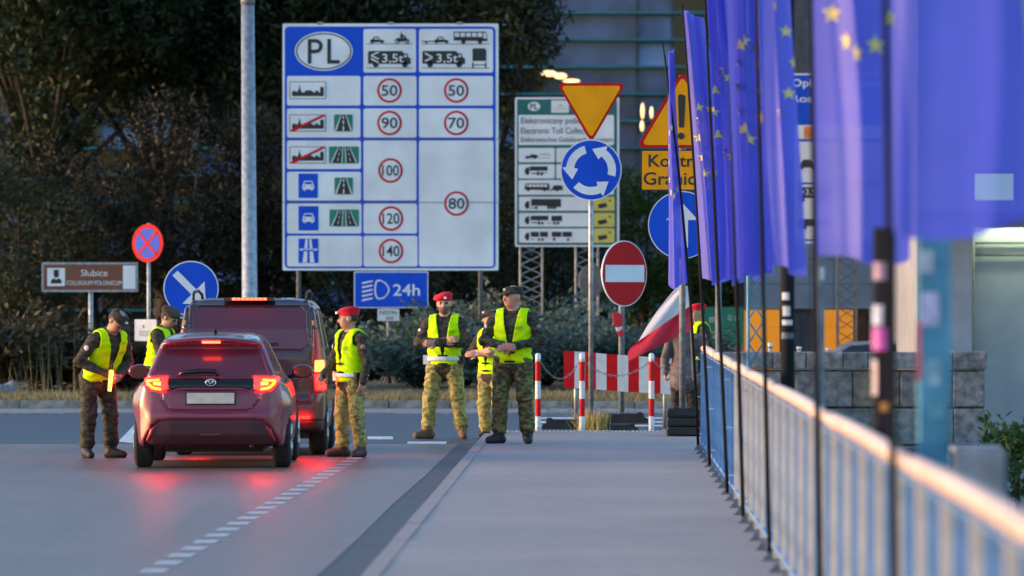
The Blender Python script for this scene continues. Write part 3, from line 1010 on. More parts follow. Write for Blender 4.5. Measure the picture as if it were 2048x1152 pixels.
for px in (1062.5, 1174):
    x, _ = S.p(px, 0)
    _, z = S.p(0, 470)
    lattice(MB(), x, .35, -.1, z, .46, 15, .022).build('lattice_leg', GALV, S.o)

# ---- blue toll board half hidden by the flags
S = Sign('blue_toll_board', 'blue and white road charge board mostly hidden behind the blue flags', 'road sign', 1690, 121.0, ROAD - .1)
S.plate('board', S.rr(1577, 1800, 147, 487, 3), W_, 0, .06)
for q_ in (S.rr(1580, 1797, 150, 250, 3), S.rr(1580, 1797, 278, 283, 1), S.rr(1580, 1797, 478, 482, 1), S.rr(1580, 1797, 365, 369, 1)):
    S.flat('blue_field', [q_], BL, 1)
S.text('lettering', [('Opłata drogowa', 1582, 1770, 158, 178), ('Road charge', 1582, 1730, 190, 209)], W_, 2, heavy=.01)
S.flat('orange_emblem', [S.rr(1608, 1640, 253, 277, 3)], M('orange print', (.75, .2, .03), .5), 2)
S.flat('car_pictogram', [S.pts([(1596, 335), (1600, 326), (1607, 319), (1622, 319), (1630, 328), (1636, 335)]), circ(S, 1603, 335, 4, 12), circ(S, 1628, 335, 4, 12)], BK, 2)
S.flat('lorry_pictogram', [S.rr(1596, 1660, 374, 396, 2), circ(S, 1604, 399, 5, 12), circ(S, 1640, 399, 5, 12)], BK, 2)
S.flat('bus_pictogram', [S.rr(1596, 1660, 438, 452, 2), circ(S, 1608, 454, 5, 12)], BK, 2)
S.text('weight_lettering', [('>3,5t', 1599, 1640, 378, 392)], W_, 3)
for px in (1695.5,):
    x, _ = S.p(px, 0)
    _, z = S.p(0, 470)
    lattice(MB(), x, .35, -.1, z, .4, 13, .02).build('lattice_leg', DARKPOST, S.o)

# ---- distant green sign
S = Sign('green_direction_sign', 'dark green direction sign low behind the railing end', 'road sign', 1445, 122.0, ROAD - .1)
S.plate('board', S.rr(1398, 1487, 614, 690, 2), GN, 0, .04)
S.text('lettering', [('estra', 1418, 1444, 632, 645), ('Q', 1456, 1464, 630, 642), ('8', 1469, 1477, 630, 642), ('S', 1424, 1432, 664, 676)], W_, 1.5)
for px in (1410, 1476):
    S.post(px, .04, 620, DARKPOST, y=.07)

# ---- tall lamp mast
def mast(px0, px1, w0, w1, Y, label, top, mat, zb=ROAD + .12, arm=True):
    x0, x1 = at(px0, 0, Y).x, at(px1, 0, Y).x
    t = thing('street_lamp', label, 'lamp post', (x0, Y, zb))
    k = Y / FPX / 2
    zt = at(0, 8, Y).z - zb
    MB().tube([(0, 0, -.1), (0, 0, .9), (0, 0, .95), (x1 - x0, 0, zt)], [w0 * k * 1.25, w0 * k * 1.25, w0 * k, w1 * k * 1.02], 16).build('mast', mat, t, True)
    dx = (x1 - x0)
    MB().tube([(dx, 0, zt - .01), (dx, 0, zt + .12), (dx * 1.2, 0, top)], [w1 * k * 1.12, w1 * k * 1.12, w1 * k * .7], 16).build('upper_mast', mat, t, True)
    if arm:
        MB().tube([(dx * 1.2, 0, top - .05), (dx * 1.2 + .3, -.4, top + .3), (dx * 1.2 + .6, -1.6, top + .45)], .04, 8).build('arm', mat, t, True)
        MB().box((dx * 1.2 + .45, -2.3, top + .38), (dx * 1.2 + .75, -1.55, top + .52)).build('lamp_head', DARKPOST, t)
    return t
mast(500, 495.5, 32, 26, 96.0, 'tall pale grey steel lamp mast rising behind the dark van', 9.2, GALV)
mast(1437, 1437, 13, 10, 96.0, 'thin grey lamp mast beyond the end of the railing', 8.5, DARKPOST, zb=-.3)
# ------------------------------------------------------------------ vehicles: bodies from distance fields
m_glare = M('car paint with red glare', (0.205, 0.016, 0.046), 0.32, 0.15, var=0.04, scale=3, coat=0.6)  # red lamp glare on a grey car is put into the paint colour
m_van = M('dark van paint', (0.06, 0.016, 0.022), 0.3, 0.15, var=0.04, scale=3, coat=0.7)
m_glass = M('tinted glass', (0.11, 0.018, 0.035), 0.13, var=0, spec=0.7)
m_trim = M('black plastic', (0.018, 0.016, 0.018), 0.6, var=0.1, scale=20)
m_gloss = M('gloss black', (0.012, 0.008, 0.01), 0.12, var=0)
m_tyre = M('tyre rubber', (0.02, 0.019, 0.02), 0.85, var=0.2, scale=25, bump=0.3)
m_rim = M('alloy rim', (0.45, 0.45, 0.47), 0.35, 0.8, var=0.1)
m_chrome = M('chrome', (0.75, 0.75, 0.78), 0.15, 1.0, var=0)
m_refl = M('red reflector', (0.4, 0.02, 0.02), 0.25, var=0)
m_lens = lamp_mat('brake lamp red', (1.0, 0.0009, 0.0007), 16.0, (0.4, 0.01, 0.01))
m_hot = lamp_mat('brake lamp hot', (1.0, 0.10, 0.022), 1.3, (0.5, 0.1, 0.02))
m_bar = lamp_mat('tail light guide', (1.0, 0.5, 0.008), 0.5, (0.5, 0.2, 0.02))
m_high = lamp_mat('high stop lamp', (1.0, 0.05, 0.022), 1.6, (0.5, 0.05, 0.02))
m_indic = M('amber lens', (0.6, 0.2, 0.03), 0.25, var=0)
m_plate = M('number plate', (0.72, 0.6, 0.5), 0.5, col2=(0.55, 0.45, 0.42), scale=9)

class Solid:
    """a body as the rounded intersection of its side, rear and plan outlines"""
    def __init__(s, side, rear, plan, k=0.06, arches=(), extra=None):
        s.side, s.k, s.arches, s.extra = side, k, arches, extra
        s.rear = rear + [(-x, z) for x, z in reversed(rear)]
        s.plan = plan + [(-x, y) for x, y in reversed(plan)]
    def raw(s, xs, ys, zs):
        a = poly_sd(ys[:, None], zs[None, :], s.side)[None, :, :]
        b = poly_sd(xs[:, None], zs[None, :], s.rear)[:, None, :]
        c = poly_sd(xs[:, None], ys[None, :], s.plan)[:, :, None]
        F = smax(smax(a, b, s.k), c, s.k * 1.4)
        if s.extra is not None:
            F = s.extra(F, xs[:, None, None], ys[None, :, None], zs[None, None, :])
        return F
    def cut_arches(s, F, xs, ys, zs):
        for yc, zc, r in s.arches:
            d = np.sqrt((ys[:, None] - yc) ** 2 + (zs[None, :] - zc) ** 2)[None] - r
            F = np.maximum(F, -np.maximum(d, 0.52 - np.abs(xs[:, None, None])))
        return F

def rear_region(poly, ymax=1.2):
    def f(X, Y, Z):
        d = poly_sd(X[:, 0, 0][:, None], Z[0, 0, :][None, :], poly)[:, None, :]
        return np.maximum(d, Y - ymax)
    return f
def side_region(poly, sgn, xmin=0.3):
    def f(X, Y, Z):
        d = poly_sd(Y[0, :, 0][:, None], Z[0, 0, :][None, :], poly)[None, :, :]
        return np.maximum(d, xmin - sgn * X)
    return f
def mirror_poly(p): return [(-x, z) for x, z in reversed(p)]

def solid_mesh(name, F, xs, ys, zs, h):
    V, Q, _ = surface_nets(F, (xs[0], ys[0], zs[0]), h)
    return np_mesh(name, V, Q)

def skin_part(S, name, region, lo, hi, h, mat, parent, out=0.004, thick=0.03):
    """a piece that follows the body surface inside a region"""
    xs, ys, zs = axes(lo, hi, h)
    F = S.raw(xs, ys, zs)
    X, Y, Z = xs[:, None, None], ys[None, :, None], zs[None, None, :]
    d = region(X, Y, Z)
    G = np.maximum(np.maximum(F - out, -(F + thick)), d)
    G = np.broadcast_to(G, F.shape)
    return link_mesh(name, solid_mesh(name, G, xs, ys, zs, h), mat, parent, True)

def wheel(parent, x, y, r, w, side):
    t = bpy.data.objects.new('wheel', None)
    COL.objects.link(t)
    t.parent = parent
    t.location = (x, y, r)
    prof = [(r * .62, -w / 2 + .01), (r * .8, -w / 2), (r * .93, -w / 2 + .012), (r * .985, -w / 2 + .035), (r, -w / 2 + .06), (r, w / 2 - .06), (r * .985, w / 2 - .035), (r * .93, w / 2 - .012), (r * .8, w / 2), (r * .62, w / 2 - .01), (r * .6, 0), (r * .62, -w / 2 + .01)]
    mb = MB().lathe(prof, 36, 'x')
    for k in range(3):                                     # tread blocks standing proud between the grooves
        x0 = (k - 1) * w * .24
        for a in range(40):
            an = 2 * math.pi * a / 40
            n = len(mb.v)
            vs = []
            for dx in (-w * .095, w * .095):
                for da in (-.06, .06):
                    for rr in (r - .004, r + .004):
                        vs.append((x0 + dx, rr * math.cos(an + da), rr * math.sin(an + da)))
            mb.add(vs, [(1, 3, 7, 5), (0, 1, 5, 4), (2, 6, 7, 3), (0, 2, 3, 1), (4, 5, 7, 6)])
    mb.build('tyre', m_tyre, t, False)
    mb = MB()
    mb.lathe([(r * .64, side * w * .42), (r * .6, side * w * .3), (r * .58, -side * w * .3)], 28, 'x')
    for k in range(5):
        a = 2 * math.pi * k / 5
        c, s_ = math.cos(a), math.sin(a)
        mb.tube([(side * w * .36, c * .04, s_ * .04), (side * w * .4, c * r * .6, s_ * r * .6)], [.045, .03], 6)
    mb.lathe([(.0, side * w * .44), (.05, side * w * .43), (.06, side * w * .3)], 16, 'x')
    mb.build('rim', m_rim, t, True)
    return t

def build_body(S, name, cuts, lo, hi, h, mat, parent):
    xs, ys, zs = axes(lo, hi, h)
    F = S.raw(xs, ys, zs)
    X, Y, Z = xs[:, None, None], ys[None, :, None], zs[None, None, :]
    B = F
    for reg, depth in cuts:
        d = reg(X, Y, Z)
        cut = np.maximum(d, -(F + depth))
        B = np.maximum(B, -cut)
    B = S.cut_arches(B, xs, ys, zs)
    return link_mesh(name, solid_mesh(name, B, xs, ys, zs, h), mat, parent, True)

# ---- the small hatchback, brake lamps on
car = thing('parked_car', 'small hatchback tinted plum by red glare seen from behind with its brake lights lit', 'car', (-3.30, 62.25, ROAD), R(0.35))
side = [(0.10, .24), (0.02, .36), (0.0, .50), (0.01, .60), (.05, .68), (.07, .80), (.09, .92), (.14, 1.0), (.24, 1.16), (.34, 1.32), (.30, 1.37), (.34, 1.42), (.7, 1.475), (1.4, 1.5), (2.0, 1.47), (2.5, 1.32), (3.05, 1.03), (3.6, .9), (3.85, .72), (3.93, .5), (3.9, .26), (3.5, .2), (.5, .2)]
rear = [(0, 1.51), (.40, 1.495), (.505, 1.45), (.565, 1.36), (.66, 1.12), (.72, .985), (.775, .93), (.835, .78), (.868, .62), (.872, .45), (.85, .3), (.82, .2), (0, .2)]
plan = [(0, -.0), (.45, .0), (.66, .05), (.78, .16), (.84, .36), (.872, .75), (.875, 2.9), (.84, 3.45), (.66, 3.85), (.3, 3.95), (0, 3.96)]
def car_extra(F, X, Y, Z):
    # haunches over the rear wheels, a crease above the bumper and a recessed lower bumper
    F = smin(F, np.sqrt(((np.abs(X) - .74) / 1.0) ** 2 + ((Y - .62) / 2.2) ** 2 + ((Z - .70) / 1.25) ** 2) - .14, .12)
    gro = np.sqrt((Z - .615 - .05 * np.abs(X)) ** 2 * 9 + (Y - .02) ** 2) - .02
    return smax(F, -np.maximum(gro, np.abs(X) - .6), .03)
CS = Solid(side, rear, plan, .07, ((0.66, .30, .345), (3.2, .30, .345)), car_extra)
rw = [(-.51, 1.345), (.51, 1.345), (.60, 1.1), (.635, 1.02), (.56, 1.0), (-.56, 1.0), (-.635, 1.02), (-.60, 1.1)]
tlr = [(.47, 1.012), (.735, 1.0), (.72, .92), (.66, .855), (.54, .84), (.47, .88)]
band = [(-.49, .99), (.49, .99), (.5, .9), (.42, .86), (.34, .885), (-.34, .885), (-.42, .86), (-.5, .9)]
low = [(-.72, .2), (-.735, .3), (-.64, .47), (-.56, .535), (.56, .535), (.64, .47), (.735, .3), (.72, .2)]
hatch = [(-.545, .85), (.545, .85), (.53, .74), (.47, .66), (.40, .635), (-.40, .635), (-.47, .66), (-.53, .74)]
def outline_region(poly, w):
    def f(X, Y, Z):
        d = poly_sd(X[:, 0, 0][:, None], Z[0, 0, :][None, :], poly)[:, None, :]
        return np.maximum(np.abs(d) - w, Y - .8)
    return f
sw = [(.62, 1.06), (.85, 1.36), (1.5, 1.42), (2.1, 1.36), (2.72, 1.06), (1.6, 1.02)]
front = [(-.62, 1.03), (-.5, 1.38), (.5, 1.38), (.62, 1.03)]
cuts = [(rear_region(rw), .014), (rear_region(tlr), .012), (rear_region(mirror_poly(tlr)), .012), (rear_region(band), .01), (rear_region(low, .5), .03),
        (outline_region(hatch, .009), .02), (side_region(sw, 1), .012), (side_region(sw, -1), .012)]
build_body(CS, 'body', cuts, (-.95, -.06, .14), (.95, 4.02, 1.56), .0165, m_glare, car)
H2 = .0125
glass = skin_part(CS, 'rear_window', rear_region(rw), (-.68, -.02, .95), (.68, .8, 1.42), H2, m_glass, car, -.007, .03)
for sg in (1, -1):
    skin_part(CS, 'side_window', side_region(sw, sg), (.35 if sg > 0 else -.9, .5, .98), (.9 if sg > 0 else -.35, 2.9, 1.46), .016, m_glass, car, -.006, .034)
skin_part(CS, 'garnish_band', rear_region(band), (-.56, -.02, .82), (.56, .5, 1.03), H2, m_gloss, car, .0, .03)
skin_part(CS, 'lower_bumper', rear_region(low, .45), (-.8, -.04, .17), (.8, .6, .58), H2, M('lower bumper plastic', (0.06, 0.012, 0.02), 0.5, var=.1), car, -.018, .05)
for sg in (1, -1):
    P = tlr if sg > 0 else mirror_poly(tlr)
    lo = (.42, -.02, .8) if sg > 0 else (-.8, -.02, .8)
    hi = (.8, .7, 1.05) if sg > 0 else (-.42, .7, 1.05)
    tl = skin_part(CS, 'tail_light', rear_region(P), lo, hi, .01, m_lens, car, .002, .03)
    # C-shaped light guide and the hot lamp inside it
    c = [(.565, .985), (.715, .975), (.70, .925), (.645, .875), (.545, .858), (.545, .882), (.63, .898), (.672, .93), (.683, .955), (.565, .962)]
    c = c if sg > 0 else mirror_poly(c)
    g_ = skin_part(CS, 'light_guide', rear_region(c), lo, hi, .008, m_bar, car, .012, .012)
    hl = [(.545, .955), (.635, .95), (.63, .915), (.545, .91)]
    hl = hl if sg > 0 else mirror_poly(hl)
    skin_part(CS, 'brake_lamp', rear_region(hl), lo, hi, .008, m_hot, car, .010, .012)
    rf = [(.60, .47), (.66, .44), (.715, .3), (.69, .3), (.63, .40)]
    rf = rf if sg > 0 else mirror_poly(rf)
    skin_part(CS, 'reflector', rear_region(rf, .5), (.55 if sg > 0 else -.78, -.04, .26), (.78 if sg > 0 else -.55, .5, .52), .01, m_refl, car, -.004, .03)
# spoiler with the high stop lamp
mb = MB()
n = 13
vs, fs = [], []
for i in range(n):
    u = -1 + 2 * i / (n - 1)
    x = .53 * u
    dz = -.045 * u * u
    dy = .05 * u * u
    for (yy, zz) in ((.6, 1.475), (.30, 1.445), (.2, 1.425), (.19, 1.405), (.24, 1.385), (.4, 1.40)):
        vs.append((x, yy + dy, zz + dz))
for i in range(n - 1):
    for k in range(6):
        a, b = i * 6 + k, i * 6 + (k + 1) % 6
        fs.append((a, b, b + 6, a + 6))
fs += [tuple(range(6))[::-1], tuple(range((n - 1) * 6, n * 6))]
sp = MB().add(vs, fs).build('spoiler', m_glare, car, True)
MB().box((-.1, .165, 1.372), (.1, .2, 1.398)).build('high_stop_lamp', m_high, sp)
MB().tube([(.02, .8, 1.48), (.02, .74, 1.53), (.02, .72, 1.56)], [.02, .012, .006], 8).build('antenna', m_trim, car, True)
# wiper: broad moulded cover
MB().tube([(-.36, .13, 1.03), (-.30, .115, 1.055), (-.1, .11, 1.07), (.05, .105, 1.065), (.08, .11, 1.02)], [.012, .025, .03, .028, .02], 10).build('wiper', m_gloss, car, True)
em = MB()
def oval3(cx, cz, rx, rz, t, y):
    em.tube([(cx + rx * math.cos(2 * math.pi * k / 20), y, cz + rz * math.sin(2 * math.pi * k / 20)) for k in range(21)], t, 6, False)
oval3(0, .945, .055, .037, .006, .062)
oval3(0, .955, .022, .025, .005, .06)
oval3(0, .962, .04, .013, .005, .058)
em.build('emblem', m_chrome, car, True)
pl = MB().box((-.26, .03, .715), (.26, .055, .832)).build('number_plate', m_plate, car)
MB().box((-.275, .04, .70), (.275, .075, .847)).build('plate_frame', m_trim, car)
MB().box((-.11, .0, .37), (.11, .02, .385)).build('bumper_trim', m_glare, car)
for sg in (1, -1):
    mr = MB()
    n0 = 8
    mir = thing('door_mirror', None, None, (sg * .93, 2.55, 1.03))
    mir.parent = car
    xs_, ys_, zs_ = axes((-.16, -.12, -.11), (.16, .12, .11), .012)
    X, Y, Z = xs_[:, None, None], ys_[None, :, None], zs_[None, None, :]
    F = np.sqrt((X / .125) ** 2 + (Y / .08) ** 2 + (Z / .082) ** 2) - 1
    F = np.maximum(F * .08, -Y - .045)
    link_mesh('mirror_shell', solid_mesh('mirror_shell', F, xs_, ys_, zs_, .012), m_glare, mir, True)
    MB().prism(oval(0, 0, .1, .062, 20), -.049, -.046).build('mirror_glass', M('mirror glass', (.22, .09, .1), .08, 1.0, var=0), mir)
    MB().tube([(-sg * .06, 0, -.04), (-sg * .16, .03, -.06)], .025, 8).build('mirror_arm', m_trim, mir, True)
for sg in (1, -1):
    wheel(car, sg * .765, .66, .3, .2, sg)
    wheel(car, sg * .765, 3.2, .3, .2, sg)
MB().box((-.55, .6, .17), (.55, 3.7, .25)).build('underbody', m_trim, car)
MB().tube([(.45, .12, .25), (.45, .6, .25)], .03, 10).build('exhaust', m_trim, car, True)

# ---- the van-like people carrier ahead of it
van = thing('parked_van', 'dark plum van with roof rails and lit brake lights ahead of the hatchback', 'van', (-3.10, 66.95, ROAD), R(0.1))
side = [(0.06, .3), (0.0, .42), (0.0, .66), (.05, .74), (.06, 1.15), (.12, 1.5), (.22, 1.78), (.4, 1.86), (1.2, 1.88), (2.2, 1.83), (2.7, 1.68), (3.35, 1.2), (3.9, 1.08), (4.25, .9), (4.38, .6), (4.35, .3), (3.9, .24), (.5, .24)]
rear = [(0, 1.885), (.5, 1.875), (.70, 1.83), (.765, 1.74), (.84, 1.3), (.895, 1.05), (.915, .8), (.915, .5), (.89, .3), (.86, .24), (0, .24)]
plan = [(0, 0), (.6, .0), (.8, .05), (.88, .16), (.915, .45), (.92, 3.2), (.88, 3.9), (.7, 4.3), (.3, 4.38), (0, 4.38)]
VS = Solid(side, rear, plan, .06, ((0.75, .32, .375), (3.45, .32, .375)))
rw = [(-.60, 1.76), (.60, 1.76), (.665, 1.70), (.70, 1.32), (.64, 1.25), (-.64, 1.25), (-.70, 1.32), (-.665, 1.70)]
vtl = [(.755, 1.5), (.80, 1.5), (.93, 1.05), (.93, .74), (.775, .74), (.745, 1.1)]
gate = [(-.725, 1.8), (.725, 1.8), (.735, .62), (-.735, .62)]
vlow = [(-.93, .2), (-.93, .42), (.93, .42), (.93, .2)]
sw1 = [(.35, 1.27), (.45, 1.66), (1.5, 1.72), (1.5, 1.25)]
sw2 = [(1.6, 1.25), (1.6, 1.72), (2.3, 1.69), (3.0, 1.27)]
cuts = [(rear_region(rw), .014), (rear_region(vtl), .01), (rear_region(mirror_poly(vtl)), .01), (outline_region(gate, .009), .02), (rear_region(vlow, .6), .02)]
for sg in (1, -1):
    for s_ in (sw1, sw2):
        cuts.append((side_region(s_, sg), .012))
build_body(VS, 'body', cuts, (-.98, -.06, .2), (.98, 4.46, 1.94), .0185, m_van, van)
skin_part(VS, 'rear_window', rear_region(rw), (-.75, -.02, 1.2), (.75, .6, 1.82), .014, m_glass, van, -.007, .03)
for sg in (1, -1):
    for s_ in (sw1, sw2):
        skin_part(VS, 'side_window', side_region(s_, sg), (.5 if sg > 0 else -.97, .3, 1.2), (.97 if sg > 0 else -.5, 3.1, 1.78), .018, m_glass, van, -.006, .034)
    P = vtl if sg > 0 else mirror_poly(vtl)
    lo = (.7, -.02, .7) if sg > 0 else (-.98, -.02, .7)
    hi = (.98, 1.0, 1.55) if sg > 0 else (-.7, 1.0, 1.55)
    skin_part(VS, 'tail_light', rear_region(P, .5), lo, hi, .012, m_refl, van, .0, .03)
    hb = [(.775, 1.13), (.88, 1.13), (.89, .99), (.77, .99)]
    rl = [(.77, .97), (.90, .97), (.91, .78), (.785, .78)]
    top_ = [(.765, 1.44), (.795, 1.44), (.84, 1.28), (.765, 1.28)]
    mp_ = (lambda p: p) if sg > 0 else mirror_poly
    skin_part(VS, 'brake_lamp', rear_region(mp_(hb), .4), lo, hi, .01, m_hot, van, .008, .015)
    skin_part(VS, 'lower_lamp', rear_region(mp_(rl), .4), lo, hi, .01, m_lens if sg < 5 else m_refl, van, .005, .015)
    skin_part(VS, 'gate_hinge', rear_region(mp_([(.74, 1.6), (.77, 1.6), (.775, 1.54), (.745, 1.54)]), .4), lo[:2] + (1.5,), hi[:2] + (1.65,), .008, m_indic, van, .012, .02)
    MB().box((sg * .62 - .1, -.012, .44), (sg * .62 + .1, .02, .475)).build('glowing_reflector', m_lens, van)  # reflector's red light is put in as a glow of its own
skin_part(VS, 'lower_bumper', rear_region(vlow, .55), (-.98, -.04, .2), (.98, .7, .46), .014, m_trim, van, -.008, .05)
# high stop lamp: a row of lit segments under a small roof lip
lip = MB().box((-.3, .14, 1.835), (.3, .34, 1.868)).build('roof_lip', m_van, van)
for k in range(8):
    MB().box((-.2 + k * .052, .125, 1.838), (-.2 + k * .052 + .042, .15, 1.862)).build('stop_lamp_segment', m_high, lip)
for sg in (1, -1):
    x = sg * .67
    rl = MB().tube([(x, .38, 1.84), (x, .42, 1.90), (x, .55, 1.93), (x, 1.5, 1.945), (x, 2.3, 1.9), (x, 2.5, 1.82)], .018, 8)
    rl.build('roof_rail', m_trim, van, True)
    wheel(van, sg * .80, .75, .32, .22, sg)
    wheel(van, sg * .80, 3.45, .32, .22, sg)
    mir = thing('door_mirror', None, None, (sg * 1.0, 2.85, 1.22))
    mir.parent = van
    F = np.sqrt((X / .12) ** 2 + (Y / .08) ** 2 + (Z / .1) ** 2) - 1
    F = np.maximum(F * .08, -Y - .045)
    link_mesh('mirror_shell', solid_mesh('mirror_shell', F, xs_, ys_, zs_, .012), m_van, mir, True)
MB().box((-.26, .015, .8), (.26, .05, .915)).build('number_plate', m_plate, van)
MB().box((-.7, .3, .2), (.7, 4.1, .3)).build('underbody', m_trim, van)
MB().tube([(-.25, .03, 1.26), (-.1, .02, 1.31), (.35, .035, 1.33)], [.025, .014, .008], 8).build('wiper', m_trim, van, True)
# ------------------------------------------------------------------ people
SKIN = M('skin', (0.50, 0.27, 0.19), 0.55, var=0.08, scale=14)
SKIN2 = M('skin warm', (0.46, 0.24, 0.17), 0.55, var=0.08, scale=14)
HAIR = M('dark hair', (0.035, 0.022, 0.016), 0.7, var=0.2, scale=40)
BEARD = M('stubble', (0.2, 0.11, 0.08), 0.7, var=0.15, scale=60)
EYE_ = M('eye dark', (0.03, 0.02, 0.02), 0.3, var=0)
LIP = M('lips', (0.36, 0.14, 0.12), 0.5, var=0)
CAMO_D = camo_mat('dark woodland camouflage', [(0.045, 0.045, 0.025), (0.03, 0.022, 0.014), (0.07, 0.075, 0.04), (0.015, 0.014, 0.012)], 8)
CAMO_B = camo_mat('brown green jacket camouflage', [(0.055, 0.04, 0.026), (0.03, 0.022, 0.016), (0.07, 0.06, 0.035), (0.02, 0.016, 0.014)], 9)
CAMO_L = camo_mat('khaki trousers with headlight tint', [(0.36, 0.31, 0.09), (0.27, 0.245, 0.07), (0.42, 0.36, 0.12), (0.18, 0.15, 0.05)], 8)  # headlight glow on the legs is put into these yellow tones
CAMO_G = camo_mat('green camouflage trousers', [(0.12, 0.125, 0.035), (0.07, 0.075, 0.022), (0.19, 0.19, 0.055), (0.05, 0.04, 0.02)], 8)
BROWN = M('brown shirt', (0.055, 0.035, 0.026), 0.85, var=0.15, scale=20, bump=0.3)
BOOT_T = M('tan suede boot', (0.17, 0.10, 0.06), 0.8, var=0.15, scale=20)
BOOT_B = M('black boot', (0.02, 0.018, 0.018), 0.6, var=0.15, scale=20)
BOOT_R = M('brown boot', (0.07, 0.035, 0.028), 0.65, var=0.15, scale=20)
VEST = M('fluorescent vest', (0.62, 1.0, 0.0), 0.7, var=0.05, scale=7, spec=.15, bump=0.35, bscale=16)
BERET = M('crimson beret', (0.62, 0.006, 0.02), 0.9, var=0.08, scale=20)
BELT = M('white belt', (0.72, 0.72, 0.72), 0.5, var=0.06)
BLKW = M('black webbing', (0.015, 0.015, 0.017), 0.7, var=0)
COAT = M('grey brown coat', (0.15, 0.13, 0.14), 0.85, var=0.12, scale=9, bump=0.3)
BLKC = M('black cloth', (0.02, 0.017, 0.018), 0.85, var=0.15, scale=20)

def nz(v):
    v = np.asarray(v, float)
    return v / (np.linalg.norm(v) + 1e-9)

class Fig:
    def __init__(s):
        s.P = []
    def cap(s, a, b, ra, rb, m, k=.03):
        s.P.append(('c', np.asarray(a, float), np.asarray(b, float), ra, rb, m, k))
    def ell(s, c, r, m, k=.03, A=None):
        s.P.append(('e', np.asarray(c, float), np.asarray(r, float), np.eye(3) if A is None else np.asarray(A), None, m, k))

def prim_d(p, X, Y, Z):
    if p[0] == 'c':
        a, b, ra, rb = p[1:5]
        e = b - a
        t = np.clip(((X - a[0]) * e[0] + (Y - a[1]) * e[1] + (Z - a[2]) * e[2]) / (e @ e + 1e-9), 0, 1)
        return np.sqrt((X - a[0] - e[0] * t) ** 2 + (Y - a[1] - e[1] * t) ** 2 + (Z - a[2] - e[2] * t) ** 2) - (ra + (rb - ra) * t)
    c, r, A = p[1:4]
    dx, dy, dz = X - c[0], Y - c[1], Z - c[2]
    u = [(A[i][0] * dx + A[i][1] * dy + A[i][2] * dz) for i in range(3)]
    k0 = np.sqrt((u[0] / r[0]) ** 2 + (u[1] / r[1]) ** 2 + (u[2] / r[2]) ** 2)
    k1 = np.sqrt((u[0] / r[0] ** 2) ** 2 + (u[1] / r[1] ** 2) ** 2 + (u[2] / r[2] ** 2) ** 2)
    return k0 * (k0 - 1) / (k1 + 1e-9)

def prim_box(p, pad):
    if p[0] == 'c':
        r = max(p[3], p[4]) + pad
        return np.minimum(p[1], p[2]) - r, np.maximum(p[1], p[2]) + r
    r = p[2].max() + pad
    return p[1] - r, p[1] + r

def fold(X, Y, Z, s):
    return (np.sin(21 * X + 9 * np.sin(7 * Z + s) + 13 * Y) * np.sin(27 * Z + 5 * np.sin(9 * X + s) + 6 * Y) + .6 * np.sin(38 * Z + 21 * X + 17 * Y + 3 * np.sin(11 * Z + s)))

def fig_mesh(name, fig, h, clothm, seed, amp=.0055):
    lo = np.min([prim_box(p, .03)[0] for p in fig.P], 0)
    hi = np.max([prim_box(p, .03)[1] for p in fig.P], 0)
    xs, ys, zs = axes(lo, hi, h)
    F = np.full((len(xs), len(ys), len(zs)), .25)
    D = F.copy()
    ID = np.zeros(F.shape, np.int16)
    for p in fig.P:
        a, b = prim_box(p, .07)
        sl = []
        for i, ax in enumerate((xs, ys, zs)):
            i0 = max(0, int((a[i] - ax[0]) / h))
            i1 = min(len(ax), int((b[i] - ax[0]) / h) + 2)
            sl.append(slice(i0, i1))
        sl = tuple(sl)
        X, Y, Z = xs[sl[0]][:, None, None], ys[sl[1]][None, :, None], zs[sl[2]][None, None, :]
        d = prim_d(p, X, Y, Z)
        dd = D[sl]
        m = d < dd
        ID[sl] = np.where(m, p[5], ID[sl])
        D[sl] = np.minimum(dd, d)
        F[sl] = smin(F[sl], d, p[6])
    X, Y, Z = xs[:, None, None], ys[None, :, None], zs[None, None, :]
    F = F + np.where(np.isin(ID, list(clothm)), amp, 0) * fold(X, Y, Z, seed)
    V, Q, _ = surface_nets(F, lo, h)
    me = np_mesh(name, V, Q)
    ii = np.clip(np.round((V - lo) / h).astype(int), 0, np.array(F.shape) - 1)
    vid = ID[ii[:, 0], ii[:, 1], ii[:, 2]]
    me.polygons.foreach_set('material_index', vid[Q[:, 0]].astype(np.int32))
    return me

def hand(fig, w, d, n, side, curl, m):
    w, d = np.asarray(w, float), nz(d)
    n = nz(np.asarray(n, float) - d * (np.asarray(n, float) @ d))
    l = np.cross(d, n) * side
    fig.ell(w + d * .05, (.058, .042, .019), m, .012, np.stack([d, l, n]))
    for i, L in enumerate((.072, .08, .074, .058)):
        b = w + d * .088 + l * (.031 - .0205 * i)
        c = curl * .6
        d1 = d * math.cos(c) + n * math.sin(c)
        c = curl * 1.5
        d2 = d * math.cos(c) + n * math.sin(c)
        fig.cap(b - d * .02, b + d1 * L * .5, .0105, .0098, m, .006)
        fig.cap(b + d1 * L * .5, b + d1 * L * .5 + d2 * L * .5, .0098, .0085, m, .005)
    b = w + d * .025 + l * .035
    t1 = nz(d * .7 + l * .6 + n * .35)
    t2 = nz(d * .9 + l * .1 + n * .5)
    fig.cap(b, b + t1 * .04, .013, .0115, m, .008)
    fig.cap(b + t1 * .04, b + t1 * .04 + t2 * .032, .0115, .009, m, .006)

def frame_of(yaw, pitch, base):
    """head frame: x right, y back, z up as rows"""
    cy, sy, cp, sp = math.cos(yaw), math.sin(yaw), math.cos(pitch), math.sin(pitch)
    ex = np.array([cy, sy, 0])
    ey = np.array([-sy * cp, cy * cp, sp])
    ez = np.cross(ex, ey)
    return np.stack([ex, ey, ez]) @ base

